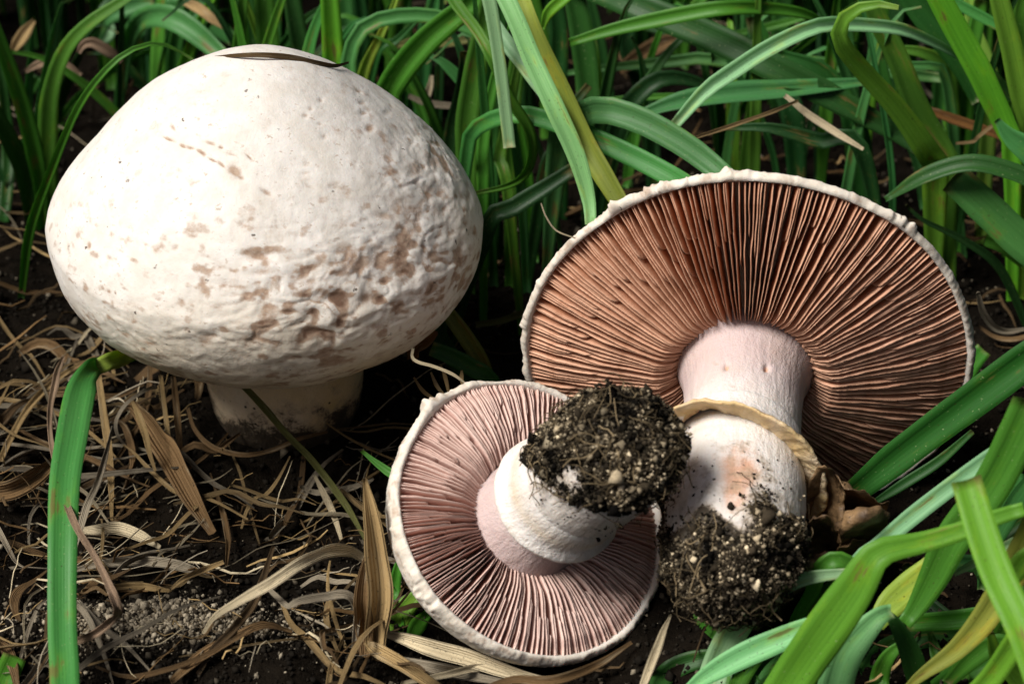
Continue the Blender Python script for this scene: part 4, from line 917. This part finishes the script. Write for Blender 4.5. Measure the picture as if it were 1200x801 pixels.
# the brown sliver lying on top of the domed cap
def on_cap(px, py, lift):
    lo = None
    for yy in np.linspace(-6, 4, 500):
        P = PY(px, py, yy) - capc; f = (math.hypot(P[0], P[1]) / 5.0) ** 1.42 + (max(P[2] + .015 * P[0], .01) / 4.19) ** 1.42
        if f < 1.0: return P + capc + np.array([0, -.02, lift])
        if lo is None or f < lo[0]: lo = (f, P)
    return lo[1] / lo[0] ** .704 + capc + np.array([0, 0, lift])
P = np.array([on_cap(a, b, l) for a, b, l in [(252, 66, .0), (276, 65, .01), (308, 65, .015), (342, 68, .015), (370, 74, .015), (392, 78, .02), (414, 72, .16)]])
V, F, uv = ribbon(P, [.03, .08, .12, .14, .10, .07, .05], n=30, fold=.12, thick=.03, seed=77, wav=.2)
tag(link('dry_grass_blade', mesh('dry_grass_blade', V - P[0], F, {'uvw': uv}), M_STRAW, None, SC['brown']), 'brown dry sliver lying over the top of the domed cap', 'dry grass').location = P[0] * S

# ------------------------------------------------------------------ scattered straw one can count, then the mass below it
kinds = [('thin pale straw scattered on the dark soil', 'thin pale straws on the soil', 'pale', (.03, .10)), ('thin tan dry straw scattered on the dark soil', 'thin tan straws on the soil', 'tan', (.05, .16)),
         ('brown dead grass blade scattered on the dark soil', 'brown dead blades on the soil', 'brown', (.10, .30)), ('greyish bleached dead blade scattered on the dark soil', 'bleached dead blades on the soil', 'grey', (.08, .24))]
def lying(x, y, L, ang, h, w_, lift, seed, n, cols):
    a = ang; P = []
    bend = rng.normal(0, .35); n_ = 6
    for s_ in np.linspace(-.5, .5, n_):
        xx = x + math.cos(a + bend * s_) * L * s_; yy = y + math.sin(a + bend * s_) * L * s_
        P.append((xx, yy, float(gh(xx, yy)) + h + lift * (s_ + .5) + .12 * abs(rng.normal())))
    return ribbon(P, [w_ * .4, w_, w_, w_ * .8, w_ * .15], n=n, cols=cols, fold=rng.uniform(.1, .5), thick=.02, seed=seed, wav=.25, face=(0, -.3, 1), twist=(rng.normal(0, 30), rng.normal(0, 30)))
def free(x, y):
    if (x - baseA[0]) ** 2 + (y - baseA[1]) ** 2 < 6.0: return False
    return True
def scatter_xy(front):
    while True:
        if front:
            px, py = rng.uniform(-20, 470), 801 - 400 * rng.random() ** 1.1
        else:
            px, py = rng.uniform(-20, 1220), rng.uniform(20, 420)
        if front and 120 < px < 350 and 692 < py and rng.random() < .8: continue
        P = G(px, py)
        if free(P[0], P[1]): return P[0], P[1]
for i in range(190):
    x, y = scatter_xy(i < 120)
    k = rng.choice(4, p=(.2, .36, .26, .18)); lab, grp, c, wr = kinds[k]
    L = rng.uniform(1.2, 5.0); ang = rng.normal(.1, .75) if rng.random() < .7 else rng.uniform(0, 3.14)
    V, F, uv = lying(x, y, L, ang, .08 + .3 * rng.random(), rng.uniform(*wr), max(0, rng.normal(0, .7)), 500 + i, 14, 5)
    P0 = np.array([x, y, float(gh(x, y))])
    o = link('dry_straw', mesh('dry_straw', V - P0, F, {'uvw': uv}), M_STRAW, None, tuple(np.array(SC[c]) * rng.uniform(.35, 1.1))); o.location = P0 * S
    tag(o, lab, 'straw', grp)
def mass(n, name, label, area, lw, ww, tone, hmax):
    vs_, fs_, uv_, tn, off = [], [], [], [], 0
    for i in range(n):
        x, y = area()
        V, F, uv = lying(x, y, rng.uniform(*lw), rng.normal(.1, .9), hmax * rng.random(), rng.uniform(*ww), max(0, rng.normal(0, .5)), i, 7, 3)
        vs_.append(V); fs_.append(F + off); uv_.append(uv); off += len(V)
        tn.append(np.tile(np.array(tone[rng.integers(len(tone))]) * rng.uniform(.4, 1.2), (len(V), 1)))
    o = link(name, mesh(name, np.vstack(vs_), np.vstack(fs_), {'uvw': np.vstack(uv_), 'tone': np.vstack(tn)}), M_CRUMB)
    return tag(o, label, 'litter', None, 'stuff')
def area_all():
    while True:
        x, y = rng.uniform(-15, 15), rng.uniform(-11, 22)
        if free(x, y): return x, y
def area_front(): return scatter_xy(True)
mass(260, 'straw_litter', 'fine broken straw litter covering the soil', area_all, (.5, 2.5), (.03, .12), [SC['tan'], SC['brown'], SC['dark'], SC['dark'], SC['dark']], .25)
mass(70, 'straw_litter', 'short straw chaff over the bare soil beside the domed mushroom', area_front, (.4, 2.2), (.02, .07), [SC['tan'], SC['brown'], SC['grey'], SC['pale'], SC['dark']], .25)
mass(150, 'root_fibres', 'hair-thin root fibres tangled over the soil', area_front, (.3, 1.8), (.010, .022), [SC['tan'], SC['grey'], SC['pale'], SC['brown']], .35)

# loose crumbs on the ground, sandy where the soil is bare
g = np.random.default_rng(3); N = 26000
x = np.r_[g.uniform(-15, 15, N), g.normal(-7.4, 2.4, 9000)]; y = np.r_[-12 + 32 * g.random(N) ** 1.35, g.normal(-8.0, .8, 9000)]
sz = g.gamma(2.0, .022, len(x)) + .012; sz[N:] *= .62
P = np.stack([x, y, gh(x, y) + fbm(np.stack([x, y, 0 * x], -1) * 3.5, 4, 21) * .12 + sz * .4], 1)
tn = tones(len(x), g, .025, .08) * .5; sm = sand_mask(x, y); tn2 = tones(len(x), g, .55, .35)
tn = np.where((g.random(len(x)) < sm)[:, None], tn2, tn)
V, F, Tn = crumbs(P, sz, tn, 9)
tag(link('soil_crumbs', mesh('soil_crumbs', V, F, {'tone': Tn}, False), M_CRUMB), 'loose crumbs and sand grains on the soil', 'soil', None, 'stuff')

# ------------------------------------------------------------------ the dead leaf beside the large stem
def patch(name, rows, parent, base, thick=.035, n=22, seed=0):
    """curved sheet through rows of picture points with depth, with thickness"""
    R3 = [spline([PY(*p) for p in r], n) for r in rows]
    A = np.stack([spline([r[k] for r in R3], n) for k in range(n)], 1)
    du = np.gradient(A, axis=0); dv = np.gradient(A, axis=1); N = np.cross(du, dv); N /= np.linalg.norm(N, axis=-1)[..., None] + 1e-9
    A = A + N * (.06 * (1 - 2 * np.abs(fbm(A * 1.6, 3, seed))))[..., None]
    t = np.linspace(0, 1, n); ed = (np.minimum(np.minimum(t[:, None], 1 - t[:, None]), np.minimum(t[None], 1 - t[None])) < .06)
    A = A + N * (ed * .14 * fbm(A * 4, 2, seed + 3))[..., None]
    B = A - N * thick
    V = np.vstack([A.reshape(-1, 3), B.reshape(-1, 3)]); k = n * n
    F1 = gridfaces(n, n, False); F2 = F1[:, ::-1] + k
    idx = np.arange(k).reshape(n, n); bd = np.r_[idx[0, :-1], idx[:-1, -1], idx[-1, :0:-1], idx[:0:-1, 0]]; nx = np.roll(bd, -1)
    F3 = np.stack([nx, bd, bd + k, nx + k], 1)
    return link(name, mesh(name, V - base, np.vstack([F1, F2, F3])), M_LEAF, parent)
lb = G(985, 660); leaf = empty('dead_leaf', lb, 'curled brown dead leaf against the stem of the large mushroom', 'leaf')
LF = [
 [[(928, 614, -7.2), (950, 645, -6.6), (974, 676, -7.4)], [(938, 586, -7.0), (962, 604, -6.5), (986, 622, -7.2)], [(948, 562, -7.0), (966, 545, -7.2), (990, 570, -6.9)]],
 [[(966, 554, -6.9), (1004, 572, -7.2), (1042, 590, -6.8)], [(974, 584, -5.4), (1006, 598, -4.9), (1036, 606, -5.6)], [(980, 618, -6.4), (1008, 622, -5.6), (1042, 616, -6.6)]],
 [[(978, 612, -7.9), (1012, 594, -8.3), (1044, 600, -7.8)], [(984, 624, -8.2), (1012, 612, -8.5), (1040, 612, -8.0)], [(986, 650, -6.6), (1012, 644, -6.4), (1036, 630, -6.7)]],
 [[(948, 612, -8.2), (968, 604, -8.5), (982, 622, -8.0)], [(946, 640, -7.0), (968, 640, -6.8), (980, 648, -7.2)], [(938, 670, -8.0), (956, 676, -8.2), (972, 664, -7.9)]],
 [[(904, 688, -8.4), (930, 662, -8.7), (970, 646, -8.3)], [(910, 690, -8.9), (936, 670, -9.2), (972, 656, -8.6)], [(914, 706, -7.6), (944, 688, -7.4), (978, 670, -7.4)]],
 [[(980, 642, -7.8), (1006, 632, -8.0), (1026, 642, -7.6)], [(978, 660, -7.0), (1002, 652, -6.8), (1020, 658, -7.0)], [(968, 688, -7.6), (996, 684, -7.7), (1018, 676, -7.4)]]]
for k, rows in enumerate(LF): patch('leaf_fold', rows, leaf, lb, thick=.022, n=26, seed=k * 5 + 1)
